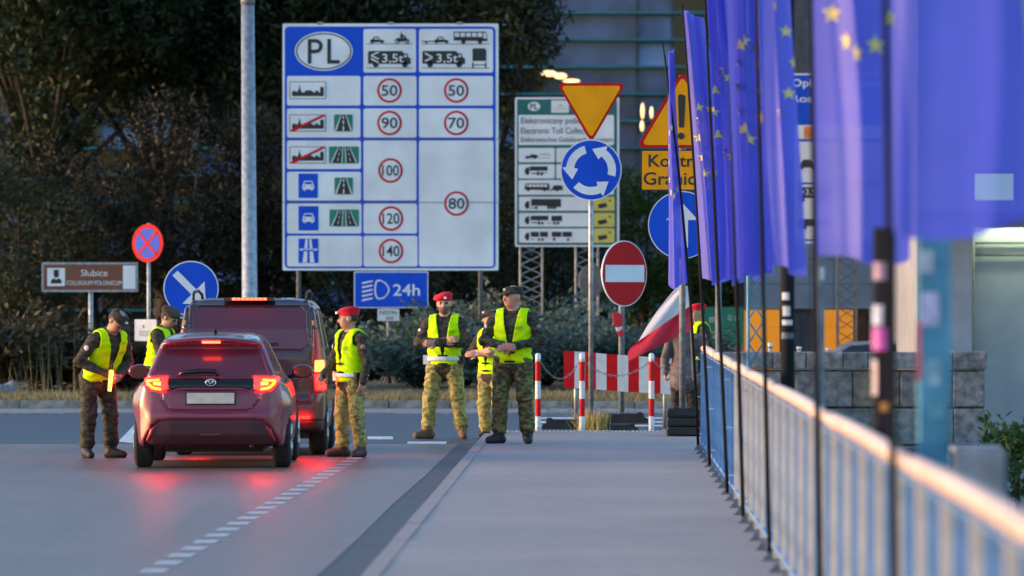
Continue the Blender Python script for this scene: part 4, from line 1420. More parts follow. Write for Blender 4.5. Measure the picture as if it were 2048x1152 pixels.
def person(label, loc, theta, H, mats, lean=0., arms=None, legs=None, head=(0, 0), hat='cap', vest=True, belt=False, short=False, vdepth=.10, text=None, beard=False, toes=(.25, -.25), seed=1., skirt=False, curl=.9, palm=None, group='soldiers at the checkpoint', legz=0., hatmat=None, hairlong=False):
    """stands at loc, front along -Y turned by theta; right side is -X. mats: skin, jacket, trousers, boots"""
    root = thing('person', label, 'person', loc, theta, group)
    sc = H / 1.80
    root.scale = (sc * 1.09, sc * 1.06, sc)
    SK, JA, TR, BO, HA, EY, LI, BE = range(8)
    slots = [mats[0], mats[1], mats[2], mats[3], HAIR, EYE_, LIP, BEARD]
    fg = Fig()
    cl, sl_ = math.cos(lean), math.sin(lean)
    TB = np.array([[1, 0, 0], [0, cl, sl_], [0, -sl_, cl]])           # rows: right, back, up of the torso
    pel = np.array([0, .03 * sl_ * 3, .95 - .02 * sl_])
    T = lambda p: pel + np.asarray(p, float) @ TB
    torso = []
    def tell(c, r, m, k=.05):
        fg.ell(T(c), r, m, k, TB)
        torso.append(fg.P[-1])
    tell((0, .01, -.03), (.17, .125, .14), JA, .06)
    tell((0, 0, .15), (.158, .118, .19), JA, .06)
    tell((0, .005, .34), (.178, .128, .19), JA, .06)
    fg.cap(T((-.145, .015, .445)), T((.145, .015, .445)), .07, .07, JA, .05)
    torso.append(fg.P[-1])
    if skirt:
        fg.cap(pel + (0, .01, -.02), pel + (0, .01, -.17), .185, .2, JA, .06)
    else:
        fg.ell(pel + (0, .01, -.10), (.178, .135, .11), JA, .03)
    fg.cap(T((0, .02, .46)), T((0, .0, .60)), .062, .056, SK, .02)
    fg.cap(T((-.03, .03, .50)), T((.03, .03, .50)), .068, .068, JA, .02)
    # head
    hc = T((0, -.012, .665)) + (0, -.03 * abs(math.sin(head[1])), 0)
    HB = frame_of(head[0], head[1], TB if lean < .3 else np.eye(3))
    HP = lambda p: hc + np.asarray(p, float) @ HB
    fg.ell(HP((0, .012, .03)), (.077, .097, .105), SK, .02, HB)
    fg.ell(HP((0, -.035, -.045)), (.058, .062, .07), BE if beard else SK, .03, HB)
    fg.ell(HP((0, -.05, .0)), (.06, .05, .06), SK, .03, HB)
    fg.cap(HP((0, -.094, .018)), HP((0, -.114, -.018)), .010, .0155, SK, .012)
    fg.ell(HP((0, -.084, .034)), (.05, .016, .009), SK, .01, HB)
    for sg in (-1, 1):
        fg.ell(HP((sg * .078, .012, .0)), (.011, .022, .032), SK, .008, HB)
        fg.ell(HP((sg * .03, -.0895, .012)), (.0155, .0105, .0095), EY, .004, HB)
        fg.ell(HP((sg * .031, -.093, .031)), (.021, .0095, .006), HA, .004, HB)
    fg.ell(HP((0, -.096, -.048)), (.022, .008, .006), LI, .005, HB)
    if hat == 'beret' or hat == 'cap':
        fg.ell(HP((0, .035, .02)), (.0795, .078, .072), HA, .006, HB)
    else:
        fg.ell(HP((0, .03, .045)), (.09, .095, .10), HA, .01, HB)
        if hairlong:
            fg.ell(HP((0, .055, -.04)), (.085, .06, .11), HA, .02, HB)
    # legs
    lg = legs or [((-.095, 0, .92), (-.11, -.025, .5), (-.125, .02, .1)), ((.095, 0, .92), (.11, -.025, .5), (.125, .02, .1))]
    for (hp, kn, an), ta in zip(lg, toes):
        hp, kn, an = (np.asarray(v, float) for v in (hp, kn, an))
        hp = hp + (0, pel[1], 0)
        fg.cap(hp, kn, .105, .082, TR, .05)
        cuff = kn + (an - kn) * .80
        fg.cap(kn, cuff, .082, .072, TR, .03)
        fg.cap(cuff, cuff - (0, 0, .01), .079, .076, TR, .02)
        if not skirt:
            fg.cap(kn + (an - kn) * .75, an, .06, .055, BO, .01)
        else:
            fg.cap(kn + (an - kn) * .75, an, .045, .04, SK, .01)
        dx, dy = math.sin(ta), -math.cos(ta)
        heel = np.array([an[0] - dx * .045, an[1] - dy * .045, an[2] - .055])
        toe = np.array([an[0] + dx * .16, an[1] + dy * .16, an[2] - .062])
        fg.cap(heel, toe, .046, .040, BO, .03)
        fg.cap(an - (0, 0, .02), toe + (0, 0, .01), .05, .03, BO, .02)
        fg.cap(heel - (0, 0, .02), toe - (0, 0, .012), .03, .028, BO, .01)
    # arms
    am = arms or [((-.27, .03, .19), (-.29, -.05, -.06)), ((.27, .03, .19), (.29, -.05, -.06))]
    for i, (el, wr) in enumerate(am):
        sg = -1 if i == 0 else 1
        sh, el, wr = T((sg * .185, .012, .435)), T(el), T(wr)
        fg.cap(sh, el, .07, .058, JA, .03)
        if short:
            fg.cap(sh + (el - sh) * .5, el, .049, .043, SK, .01)
            mid = el + (wr - el) * .45
            fg.cap(el, mid, .044, .045, SK, .015)
            fg.cap(mid, wr, .043, .03, SK, .012)
        else:
            fg.cap(el, wr, .056, .043, JA, .03)
            fg.cap(wr - nz(wr - el) * .02, wr + nz(wr - el) * .012, .044, .043, JA, .01)
        d = nz(wr - el)
        nn = (palm[i] if palm else (-sg, 0, 0))
        hand(fg, wr + d * .01, d, nn, sg if not palm else sg, curl, SK)
    me = fig_mesh('body', fg, .0085, {JA, TR}, seed)
    link_mesh('body', me, slots, root, True)

    # clothing over the torso as shells of the torso's own distance field
    def Ft(X, Y, Z):
        F = None
        for p in torso:
            d = prim_d(p, X, Y, Z)
            F = d if F is None else smin(F, d, .06)
        return F
    def local(X, Y, Z):
        dx, dy, dz = X - pel[0], Y - pel[1], Z - pel[2]
        return [TB[i][0] * dx + TB[i][1] * dy + TB[i][2] * dz for i in range(3)]
    def shell(name, mat, off, half, cond, hh=.0095, parent=None):
        xs, ys, zs = axes(pel + (-.32, -.42, -.3), pel + (.32, .34, .62), hh)
        X, Y, Z = xs[:, None, None], ys[None, :, None], zs[None, None, :]
        F = Ft(X, Y, Z)
        tx, ty, tz = local(X, Y, Z)
        G = np.abs(F - off - .0062 * fold(X, Y, Z, seed + 2) * (1 if off < .035 else 0)) - half
        for c in cond(tx, ty, tz):
            G = np.maximum(G, c)
        return link_mesh(name, solid_mesh(name, np.broadcast_to(G, (len(xs), len(ys), len(zs))), xs, ys, zs, hh), mat, parent or root, True)
    if vest:
        def vc(tx, ty, tz):
            lim = np.clip(.26 - (tz - .24) * .7, .166, .27)
            yield np.abs(tx) - lim
            yield -(tz + .045 + .02 * np.cos(tx * 9))
            yield .086 - np.sqrt(tx ** 2 + (ty - .02) ** 2 + .0 * tz) - (tz < .40) * .3
            v = (tz - vdepth) * .155 + .004 - np.abs(tx)
            yield np.minimum(v, -ty - .0)
        vo = shell('vest', VEST, .0205, .0078, vc, .008)
        # straps with buckles down the opening
        def front(tx, tz, off):
            tys = np.linspace(-.35, 0, 141)
            q = pel[None] + np.stack([np.full(141, tx), tys, np.full(141, tz)], 1) @ TB
            d = Ft(q[:, 0], q[:, 1], q[:, 2])
            i = np.argmax(d < off)
            return q[i]
        for tz in (vdepth + .03, vdepth - .07):
            a, b, c = front(-.055, tz, .034), front(0, tz, .036), front(.055, tz, .034)
            MB().tube([a, b, c], [.011, .017, .011], 6).build('buckle', BLKW, vo)
        if text:
            mb = MB()
            for j, (t, zc) in enumerate(zip(text, (.345, .318))):
                vs, fs = text_pts(t, .055, .135, zc - .009, zc + .009, heavy=.01)
                mb.add([tuple(front(x, z, .0365)) for x, z in vs], fs)
            mb.build('vest_lettering', BLKW, vo)
    if belt:
        shell('belt', BELT, .039, .009, lambda tx, ty, tz: (np.abs(tz - .015) - .026,), .01)
        for sg, sz in ((-1, .055), (1, .045)):
            q = pel + np.array([sg * .19, -.04, .0]) @ TB
            MB().box((q[0] - .035, q[1] - .05, q[2] - sz), (q[0] + .035, q[1] + .05, q[2] + sz)).build('pouch', BELT if sg < 0 else BLKW, root)
    # sleeve badge
    if not short and not skirt and vest:
        for i, sg in enumerate((-1, 1)):
            el = T(am[i][0])
            sh = T((sg * .185, .012, .435))
            q = sh + (el - sh) * .38
            out = nz(np.array([sg * .8, -.6, 0]))
            fgb = Fig()
            fgb.ell(q + out * .062, (.028, .034, .012), 0, .01, np.stack([nz(np.cross([0, 0, 1], out)), np.array([0, 0, 1.]), out]))
            link_mesh('sleeve_badge', fig_mesh('sleeve_badge', fgb, .008, set(), 0), BELT if sg < 0 else LIP, root, True)
    # headgear
    def hatmesh(name, mat, fn, lo, hi, hh=.009):
        xs, ys, zs = axes(lo, hi, hh)
        X, Y, Z = xs[:, None, None], ys[None, :, None], zs[None, None, :]
        V, Q, _ = surface_nets(np.broadcast_to(fn(X, Y, Z), (len(xs), len(ys), len(zs))), (xs[0], ys[0], zs[0]), hh)
        V = hc[None] + V @ HB
        return link_mesh(name, np_mesh(name, V, Q), mat, root, True)
    el_ = lambda X, Y, Z, c, r: (np.sqrt(((X - c[0]) / r[0]) ** 2 + ((Y - c[1]) / r[1]) ** 2 + ((Z - c[2]) / r[2]) ** 2) - 1) * min(r)
    if hat == 'beret':
        def bf(X, Y, Z):
            Zs = Z - .25 * X - .05 * Y
            d = el_(X, Y, Zs, (-.015, .012, .098), (.108, .125, .05))
            band = np.maximum(el_(X, Y, Z, (0, .012, .06), (.087, .108, .1)), np.abs(Z - .065) - .02)
            return smin(d, band, .02)
        b_ = hatmesh('beret', hatmat or BERET, bf, (-.16, -.16, .02), (.15, .18, .2))
        MB().box(tuple(HP((.02, -.118, .085)) - .014), tuple(HP((.02, -.118, .085)) + .014)).build('beret_badge', BELT, b_)
    elif hat == 'cap':
        def cf(X, Y, Z):
            dome = np.maximum(el_(X, Y, Z, (0, .012, .055), (.093, .115, .092)), .045 - Z)
            dome = np.maximum(dome, Z - .125)
            brim = el_(X, Y, Z + .6 * (Y + .1) ** 2 * 0 - .12 * (Y + .08), (0, -.105, .05), (.078, .085, .013))
            return smin(dome, brim, .012)
        c_ = hatmesh('cap', hatmat or mats[1], cf, (-.13, -.22, .0), (.13, .15, .17), .0085)
        q = HP((0, -.105, .095))
        MB().box(tuple(q - .012), tuple(q + .012)).build('cap_badge', BELT, c_)
    return root

VT = ('ŻANDARMERIA', 'WOJSKOWA')
PYR = [(0, 0, 0)]
def gp_(px, py, z=ROAD):
    Y = row(py, z)
    return at(px, 0, Y).x, Y, z
x, y, z = gp_(204, 916)
person('bent soldier in peaked cap and yellow vest holding a glowing baton beside the hatchback', (x, y, z), R(38), 1.86, (SKIN2, CAMO_B, CAMO_D, BOOT_B), lean=R(25),
       arms=[((-.30, -.0, .16), (-.08, -.24, .12)), ((.27, -.05, .17), (.05, -.26, .09))], head=(R(14), R(48)), hat='cap', vdepth=.06, text=VT, seed=1.3,
       legs=[((-.1, .06, .92), (-.13, .05, .5), (-.14, .08, .1)), ((.1, .06, .92), (.13, .04, .5), (.14, .04, .1))], toes=(-.3, .35), palm=((1, 0, 0), (-1, 0, 0)), curl=1.1)
BATON = (x, y, z)
Y2 = 72.4
person('soldier in brown short sleeves and vest leaning towards the van from its far side', (at(316, 0, Y2).x, Y2, ROAD - .003), R(72), 1.80, (SKIN2, BROWN, CAMO_B, BOOT_B), lean=R(12),
       arms=[((-.24, -.12, .20), (-.16, -.36, .16)), ((.24, -.12, .20), (.18, -.36, .2))], head=(0, R(18)), hat='beret', hatmat=M('brown cap cloth', (.07, .045, .03), .9), short=True, vdepth=.1, seed=2.1)
x, y, z = gp_(702, 914)
person('soldier with crimson beret and white belt in profile beside the van', (x, y, z), R(-54), 1.80, (SKIN2, CAMO_B, CAMO_L, BOOT_R), lean=R(2),
       arms=[((-.25, -.05, .19), (-.19, -.24, .02)), ((.265, .03, .19), (.275, -.04, -.06))], head=(R(-38), R(2)), hat='beret', belt=True, vdepth=.12, text=VT, seed=3.7,
       legs=[((-.095, 0, .92), (-.13, -.03, .5), (-.15, .0, .1)), ((.095, 0, .92), (.13, -.02, .5), (.15, .03, .1))], toes=(-.5, .45))
x, y, z = gp_(889, 877)
person('soldier with crimson beret standing with folded arms and facing the camera', (x, y, ROAD - .003), R(-8), 1.97, (SKIN, CAMO_B, CAMO_L, BOOT_T),
       arms=[((-.275, -.07, .20), (.03, -.225, .235)), ((.275, -.07, .20), (-.03, -.255, .20))], head=(R(4), R(3)), hat='beret', belt=True, vdepth=.02, text=VT, beard=True, seed=4.4,
       legs=[((-.095, 0, .92), (-.155, -.02, .5), (-.19, .02, .1)), ((.095, 0, .92), (.15, -.02, .5), (.195, .02, .1))], toes=(-.75, .25), palm=((0, 1, 0), (0, 1, 0)), curl=.5)
x, y, z = gp_(985, 880)
person('bare armed soldier in a camouflage cap with folded arms behind the older capped soldier', (x, y, ROAD - .003), R(-38), 1.755, (SKIN, BROWN, CAMO_L, BOOT_B),
       arms=[((-.27, -.08, .2), (.03, -.225, .24)), ((.27, -.08, .2), (-.03, -.255, .20))], head=(R(-50), 0), hat='cap', hatmat=CAMO_B, short=True, vdepth=.05, text=VT, seed=5.2, palm=((0, 1, 0), (0, 1, 0)), curl=.5)
x, y, z = gp_(1026, 887, 0)
person('older soldier in a green cap with hands clasped, standing at the footway edge', (x, y, 0), R(-14), 1.985, (SKIN, CAMO_D, CAMO_G, BOOT_B),
       arms=[((-.30, -.01, .19), (-.05, -.225, .14)), ((.30, -.01, .19), (.045, -.23, .13))], head=(R(-38), R(2)), hat='cap', vdepth=.03, text=VT, seed=6.1,
       legs=[((-.1, 0, .92), (-.13, -.02, .5), (-.15, .02, .1)), ((.1, 0, .92), (.13, -.02, .5), (.15, .02, .1))], toes=(-.45, .3), palm=((.3, 1, 0), (-.3, 1, 0)), curl=.8)
Y7 = 82.0
person('soldier with crimson beret seen in profile behind the woman at the railing end', (at(1396, 0, Y7).x, Y7, ROAD - .003), R(-68), 1.80, (SKIN2, CAMO_D, CAMO_D, BOOT_B), hat='beret', seed=7.7)
Y8 = 79.2
person('woman in a grey coat and black trousers seen from behind holding the Polish flag', (at(1369, 0, Y8).x, Y8, ROAD - .003), R(172), 1.66, (SKIN, COAT, BLKC, BLKC), hat='hair', hairlong=True, vest=False, skirt=True,
       arms=[((-.25, -.02, .18), (-.21, -.17, .0)), ((.26, .04, .17), (.27, .0, -.08))], seed=8.3, group='people at the checkpoint', curl=1.6, palm=((0, 0, 1), (-1, 0, 0)))

# ---- the glowing baton in the bent soldier's hands, and the flag
p0 = at(223, 741, BATON[1] - .30)
p1 = at(219, 782, BATON[1] - .33)
bt = thing('signal_baton', 'glowing orange red traffic baton in the hands of the bent soldier', 'baton', tuple(p0))
d = p1 - p0
MB().tube([(0, 0, 0), tuple(d)], [.026, .02], 12).build('glowing_tube', lamp_mat('baton glow', (1.0, .12, .012), 3.0), bt, True)
MB().tube([tuple(-d * .5), (0, 0, 0)], [.014, .017], 10).build('handle', M('black grip', (.02, .02, .02), .6, var=0), bt, True)
# ------------------------------------------------------------------ the bridge railing
m_rail = M('railing blue paint', (0.13, 0.27, 0.52), 0.5, var=0.12, scale=6)
m_post = M('railing post headlight tint', (0.88, 0.66, 0.52), 0.5, var=0.12, scale=5)  # warm headlight glow is put into the near posts' colour
m_hand = M('handrail headlight tint', (0.8, 0.54, 0.42), 0.35, var=0.1, scale=3)  # headlight glow on the rail is put into its base colour
m_fpole = M('black fibreglass pole', (0.012, 0.012, 0.016), 0.8, var=0, spec=0.15)
ANG = -math.atan(0.0147)
rail = thing('bridge_railing', 'long blue bridge railing with glow-tinted near posts and round handrail along the footway', 'railing', (rail_x(14), 14.0, 0), ANG)
POSTS = [i * 1.6 for i in range(34)]                 # local y along the railing from 14 m to 67 m
HT = 1.19
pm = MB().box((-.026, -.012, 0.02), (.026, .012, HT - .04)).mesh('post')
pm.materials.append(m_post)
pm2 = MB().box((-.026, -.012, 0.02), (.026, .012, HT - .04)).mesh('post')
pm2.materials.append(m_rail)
bm_ = MB().box((-.11, -.05, 0.003), (.05, .05, .014)).tube([(-.085, 0, .014), (-.085, 0, .035)], .012, 6).tube([(-.045, 0, .014), (-.045, 0, .035)], .012, 6).box((-.07, -.006, .014), (-.033, .006, .06)).mesh('base_bracket')
bm_.materials.append(M('dark bracket steel', (0.17, 0.2, 0.25), 0.6, 0.2, var=0.2))
for y in POSTS:
    p = child('post', pm if y < 37 else pm2, rail, (0, y, 0))  # far posts lose the warm tint, imitating the headlight falloff
    child('base_bracket', bm_, p)
bal = MB().box((-.008, -.018, .1), (.008, .018, HT - .05)).mesh('baluster')
bal.materials.append(m_rail)
for i in range(len(POSTS) - 1):
    for k in range(1, 9):
        child('baluster', bal, rail, (0.012, POSTS[i] + k * 1.6 / 9, 0))
L = POSTS[-1]
MB().box((-.018, 0, .07), (.03, L, .1)).build('bottom_rail', m_rail, rail)
MB().box((-.02, 0, HT - .06), (.034, L, HT - .045)).build('top_rail', m_rail, rail)
POLE_Y = [67.0, 60.3, 52.2, 46.6, 40.4, 31.2, 23.3, 15.8]
brk = [14.0] + sorted(POLE_Y)[1:]
brk = sorted(set([14.0 - 6] + POLE_Y + [67.5]))
for a, b in zip(brk[:-1], brk[1:]):
    if b - a < .6:
        continue
    a0, b0 = max(a - 14, -.3) + .06, b - 14 - .06
    if b0 <= a0 + .3:
        continue
    n = 8
    pts = [(0.0, a0 + (b0 - a0) * t / n, HT + .012 * math.sin(math.pi * t / n)) for t in range(n + 1)]
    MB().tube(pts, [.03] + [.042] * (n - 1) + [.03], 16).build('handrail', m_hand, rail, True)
MB().box((-.03, L + .02, 0), (.05, L + .1, HT + .02)).build('end_post', m_rail, rail)

# ------------------------------------------------------------------ flags of the union on flexible poles clipped to the railing
m_eu = cloth_mat('union flag blue', (0.105, 0.125, 0.8), 0.5, 0.07)
m_star = cloth_mat('flag star yellow', (0.95, 0.72, 0.22), 0.15)
FLABEL = ['farthest narrow blue union flag hanging folded in front of the warning triangle',
          'blue starred union flag next to the farthest one, its folds lit pale at the top',
          'blue union flag hanging in tight folds between its starred neighbours',
          'blue union flag with a wide arc of yellow stars beside the half hidden toll board',
          'blue union flag overlapped by the flag with the wide star arc',
          'large blurred blue union flag in front of the lattice mast',
          'nearest very large blurred blue union flag at the upper corner']
FW = [.30, .36, .30, .30, .29, .52, .60]
ZB = [1.93, 1.97, 1.99, 2.0, 2.03, 2.04, 2.12]
ZT = [4.75, 4.85, 4.9, 4.95, 4.9, 5.0, 5.0]
def pole_pt(i, z):
    Y = POLE_Y[i]
    a, c = ((.0358, .0108), (.0398, .004), (.045, 0), (.03, 0), (.024, 0), (.016, 0), (.016, 0), (.016, 0))[i]
    return Vector((rail_x(Y) - (.055 if i < 4 else .03) - a * z - c * z * z, Y - .02, z))
for i in range(7):
    Y = POLE_Y[i]
    base = Vector((rail_x(Y) - (.055 if i < 4 else .03), Y - .02, 0.0))
    t = thing('flag', FLABEL[i], 'flag', tuple(base), 0, 'union flags along the railing')
    zs = [0.02, .5, 1.0, 1.6, 2.2, 2.8, 3.4, 4.0, 4.5, ZT[i] + .05]
    MB().tube([pole_pt(i, z) - base for z in zs], [.017, .017, .017, .016, .015, .014, .013, .012, .011, .009], 10).build('flagpole', m_fpole, t, True)
    for z in (.18, .62, 1.06):
        MB().tube([pole_pt(i, z) - base, pole_pt(i, z) - base + Vector((.07, .02, 0))], .008, 6).build('cable_tie', BELT, t)
    W, zb, zt = FW[i], ZB[i], ZT[i]
    ph = i * 1.7
    nf = (1.2, 1.7, 2.2, 1.9, 1.1, .9, .75)[i]
    Y0 = Y
    def S_(u, v, Y0=Y0, i=i, W=W, zb=zb, zt=zt, ph=ph, nf=nf, base=base):
        z = zt + (zb - zt) * v
        drop = (.10 * u - .05 * u * u) * (1 - v) * 1.6                # free corner sags
        p = pole_pt(i, z) - base
        w = W * (.45 + .55 * min(1, v * 1.5 + .12)) if i < 3 else W * (.75 + .25 * min(1, v * 1.3))
        a = (.05 + .05 * v) * (1.1 if i > 4 else .6 if i == 4 else 1)
        s = 2 * math.pi * nf * u + ph + .5 * math.sin(3 * v + ph)
        x = p.x + .015 + w * u + .025 * math.sin(2 * s + 1)
        y = p.y + a * math.sin(s) + .06 * u * math.sin(5 * v + ph)
        if i == 0:                                                       # hangs plumb from the tip, between its leaning pole and the free edge
            xl = at(1335, 0, Y0).x - base.x
            xr = p.x + .13 * (1 - v) ** 3
            x = xr + (xl - xr) * u + .012 * math.sin(s)
        return Vector((x, y, z - drop + .035 * math.sin(s * .9) * v * v + .03 * u * v * (1 if i in (5, 6) else -.4)))
    nu, nv = 44, 40
    V = [tuple(S_(a / nu, b / nv)) for b in range(nv + 1) for a in range(nu + 1)]
    F = [(b * (nu + 1) + a, b * (nu + 1) + a + 1, (b + 1) * (nu + 1) + a + 1, (b + 1) * (nu + 1) + a) for b in range(nv) for a in range(nu)]
    cl = link_mesh('flag_cloth', np_mesh('flag_cloth', V, F), m_eu, t, True)
    # ring of twelve stars printed on both sides
    cu, cv = (.5, .47) if i != 4 else (.06, .47)
    for k in range(12):
        an = 2 * math.pi * k / 12
        uu, vv = cu + (.36 if i != 4 else .76) * math.cos(an), cv + .145 * math.sin(an) * (2.8 / (zt - zb)) * (1.0 if i != 4 else 1.1)
        if not 0.04 < uu < .96:
            continue
        mb = MB()
        r0 = (.052, .052, .05, .058, .05, .06, .06)[i]
        for side in (-1, 1):
            pts = []
            for j in range(10):
                r = r0 if j % 2 == 0 else r0 * .42
                a2 = math.pi / 2 + j * math.pi / 5
                du, dv = r * math.cos(a2) / max(W * 1.5, .5), -r * math.sin(a2) / (zt - zb)
                e = .004
                P = S_(uu + du, vv + dv)
                n_ = (S_(uu + du + e, vv + dv) - P).cross(S_(uu + du, vv + dv + e) - P).normalized()
                pts.append(P + n_ * .006 * side)
            c0 = S_(uu, vv)
            n_ = (S_(uu + .004, vv) - c0).cross(S_(uu, vv + .004) - c0).normalized()
            b0 = len(mb.v)
            mb.add([tuple(p) for p in pts] + [tuple(c0 + n_ * .006 * side)], [(j, (j + 1) % 10, 10) for j in range(10)])
        mb.build('star', m_star, cl)

# ------------------------------------------------------------------ posts with stickers outside the railing
m_sbl = M('bridge post blue', (0.07, 0.27, 0.42), 0.5, var=0.2, scale=3)
def sticker_post(label, px, Y, w, top_py, mat, zb, stickers, name='lamp_column', cap=True, square=False):
    x = at(px, 0, Y).x
    t = thing(name, label, 'post', (x, Y, zb))
    zt = at(0, top_py, Y).z - zb
    r = w * Y / FPX / 2
    if square:
        MB().box((-r, -r, 0), (r, r, zt)).build('shaft', mat, t)
    else:
        MB().tube([(0, 0, 0), (0, 0, zt)], [r * 1.05, r], 16).build('shaft', mat, t, True)
        if cap:
            MB().lathe([(r, zt), (r * .9, zt + .04), (r * .5, zt + .08), (0.001, zt + .09)], 16).build('cap', mat, t, True)
    for py0, py1, dx, hw, col in stickers:
        z0, z1 = at(0, py1, Y).z - zb, at(0, py0, Y).z - zb
        m = M('sticker %d %d %d' % tuple(int(c * 99) for c in col), col, .5, var=.15, scale=14)
        if square:
            MB().box((dx * r - hw * r, -r - .004, z0), (dx * r + hw * r, -r - .001, z1)).build('sticker', m, t)
        else:
            mb = MB()
            n = 6
            vs = []
            for k in range(n + 1):
                a = -math.pi / 2 + math.asin(max(-.95, min(.95, dx))) + (k / n - .5) * 2 * hw
                vs += [((r * 1.06 + .003) * math.cos(a), (r * 1.06 + .003) * math.sin(a), z0), ((r * 1.06 + .003) * math.cos(a), (r * 1.06 + .003) * math.sin(a), z1)]
            mb.add(vs, [(2 * k, 2 * k + 2, 2 * k + 3, 2 * k + 1) for k in range(n)])
            mb.build('sticker', m, t)
    return t
wh, pk, orr, lb = (.6, .6, .65), (.55, .08, .4), (.8, .3, .05), (.5, .55, .75)
sticker_post('dark lamp column covered in pale stickers behind the fifth flag', 1575, 46.0, 28, -60, m_fpole, -1.2, [(585, 600, -.3, .5, wh), (612, 632, -.2, .5, wh), (640, 650, -.1, .7, wh), (665, 677, 0, .9, (.1, .12, .16))])
sticker_post('thick dark blurred lamp column with a pink sticker behind the railing', 1768, 27.0, 46, 455, m_fpole, -1.2, [(525, 560, -.4, .6, (.4, .25, .4)), (610, 650, -.6, .5, lb), (655, 700, -.5, .7, pk), (805, 822, .2, .5, orr), (720, 790, -.8, .3, (.5, .4, .45))], cap=False)
sticker_post('blurred light blue square bridge post with pale stickers at the railing', 1868, 25.0, 62, 440, m_sbl, -1.2, [(500, 545, -.6, .5, (.45, .55, .65)), (585, 650, -.3, .55, (.5, .5, .75)), (720, 770, -.1, .45, (.25, .45, .55)), (800, 835, .1, .5, (.1, .3, .4)), (640, 760, -1.02, .12, (.85, .15, .15))], 'bridge_post', square=True)
sticker_post('slim grey pole between the lamp columns behind the railing', 1640, 38.0, 17, 505, DARKPOST, -1.2, [(535, 560, .5, .6, wh)], 'signal_pole')
# blue lattice mast of the bridge behind the third and fourth flags
Yl = 62.0
t = thing('lattice_mast', 'blue steel lattice mast beyond the railing behind the flags', 'mast', (at(1512, 0, Yl).x, Yl, -1.2))
lattice(MB(), 0, 0, 0, 6.5, .17, 26, .016).build('lattice', m_sbl, t)
# concrete block below the railing
Yc = 33.0
p_ = at(1952, 925, Yc)
t = thing('concrete_block', 'blurred grey concrete block standing low beyond the railing', 'block', (p_.x, Yc, -6.4))
bm2 = bmesh.new()
bmesh.ops.create_cube(bm2, size=1)
bmesh.ops.scale(bm2, vec=(.33, .5, 7.3), verts=bm2.verts)
bmesh.ops.translate(bm2, vec=(0, 0, 3.65 + (at(0, 892, Yc).z + 6.4 - 7.3)), verts=bm2.verts)
bmesh.ops.bevel(bm2, geom=bm2.edges[:], offset=.03, segments=2, affect='EDGES')
me = bpy.data.meshes.new('pillar')
bm2.to_mesh(me)
link_mesh('pillar', me, M('concrete', (.3, .31, .34), .85, var=.15, scale=4, bump=.3), t)

# ------------------------------------------------------------------ bollards with chains
m_white = M('bollard white', (0.75, 0.75, 0.76), 0.45, var=0.06, scale=8)
m_redp = M('bollard red', (0.66, 0.008, 0.012), 0.5, var=0.08, scale=8, spec=.2)
m_chain = M('grey chain', (0.3, 0.3, 0.33), 0.5, 0.5, var=.1)
Yb = 76.4
BLAB = ['red and white bollard next to the older capped soldier', 'red and white bollard just beside the slim roundabout sign pole', 'red and white bollard in front of the striped barrier by the flag']
bx = [at(px, 0, Yb).x for px in (1076, 1164, 1303)]
for i, x in enumerate(bx):
    t = thing('bollard', BLAB[i], 'bollard', (x, Yb, ROAD - .003), 0, 'bollards across the end of the footway')
    H_ = 1.08
    cuts_ = [0, .24, .46, .68, .92, 1.0]
    for k in range(5):
        z0, z1 = H_ * cuts_[k], H_ * cuts_[k + 1]
        nm = ('white_band', 'red_band')[k % 2]
        MB().tube([(0, 0, z0), (0, 0, z1)], .038 if k % 2 == 0 else .0385, 16, k in (0, 4)).build(nm, m_white if k % 2 == 0 else m_redp, t, True)
    MB().lathe([(.038, H_), (.034, H_ + .015), (.02, H_ + .026), (.001, H_ + .03)], 16).build('cap', m_white, t, True)
    mb = MB()
    for z in (.42, .98):
        mb.tube([(-.05, 0, z), (.05, 0, z)], .01, 6)
    mb.build('chain_eye', m_chain, t)
def chain(xa, xb, z, sag, label, yy=Yb):
    n = max(14, int(abs(xb - xa) / .04))
    pts = []
    for k in range(n + 1):
        u = k / n
        pts.append(Vector((xa + (xb - xa) * u, yy, ROAD + z - sag * 4 * u * (1 - u))))
    mb = MB()
    for k in range(n):
        a, b = pts[k], pts[k + 1]
        c = (a + b) / 2
        d = (b - a).normalized()
        s_ = Vector((0, 1, 0)) if k % 2 else d.cross(Vector((0, 1, 0)))
        hl = (b - a).length * .62
        loop = [c + d * hl * math.cos(2 * math.pi * j / 8) + s_ * .013 * math.sin(2 * math.pi * j / 8) for j in range(9)]
        mb.tube(loop, .0045, 5, False)
    o = mb.build('chain', m_chain)
    o.location = (0, 0, 0)
    tag(o, label, 'chain', 'chains between the bollards')
chain(bx[0] + .04, bx[1] - .04, .98, .22, 'upper grey chain between the two bollards nearest the capped soldier')
chain(bx[0] + .04, bx[1] - .04, .42, .12, 'lower grey chain between the two bollards nearest the capped soldier')
chain(bx[1] + .04, bx[2] - .04, .98, .18, 'upper grey chain hanging in front of the striped barrier')
chain(bx[1] + .04, bx[2] - .04, .42, .12, 'lower grey chain hanging below the striped barrier')
chain(bx[2] + .04, bx[2] + .9, .98, .2, 'short grey chain from the last bollard towards the woman')

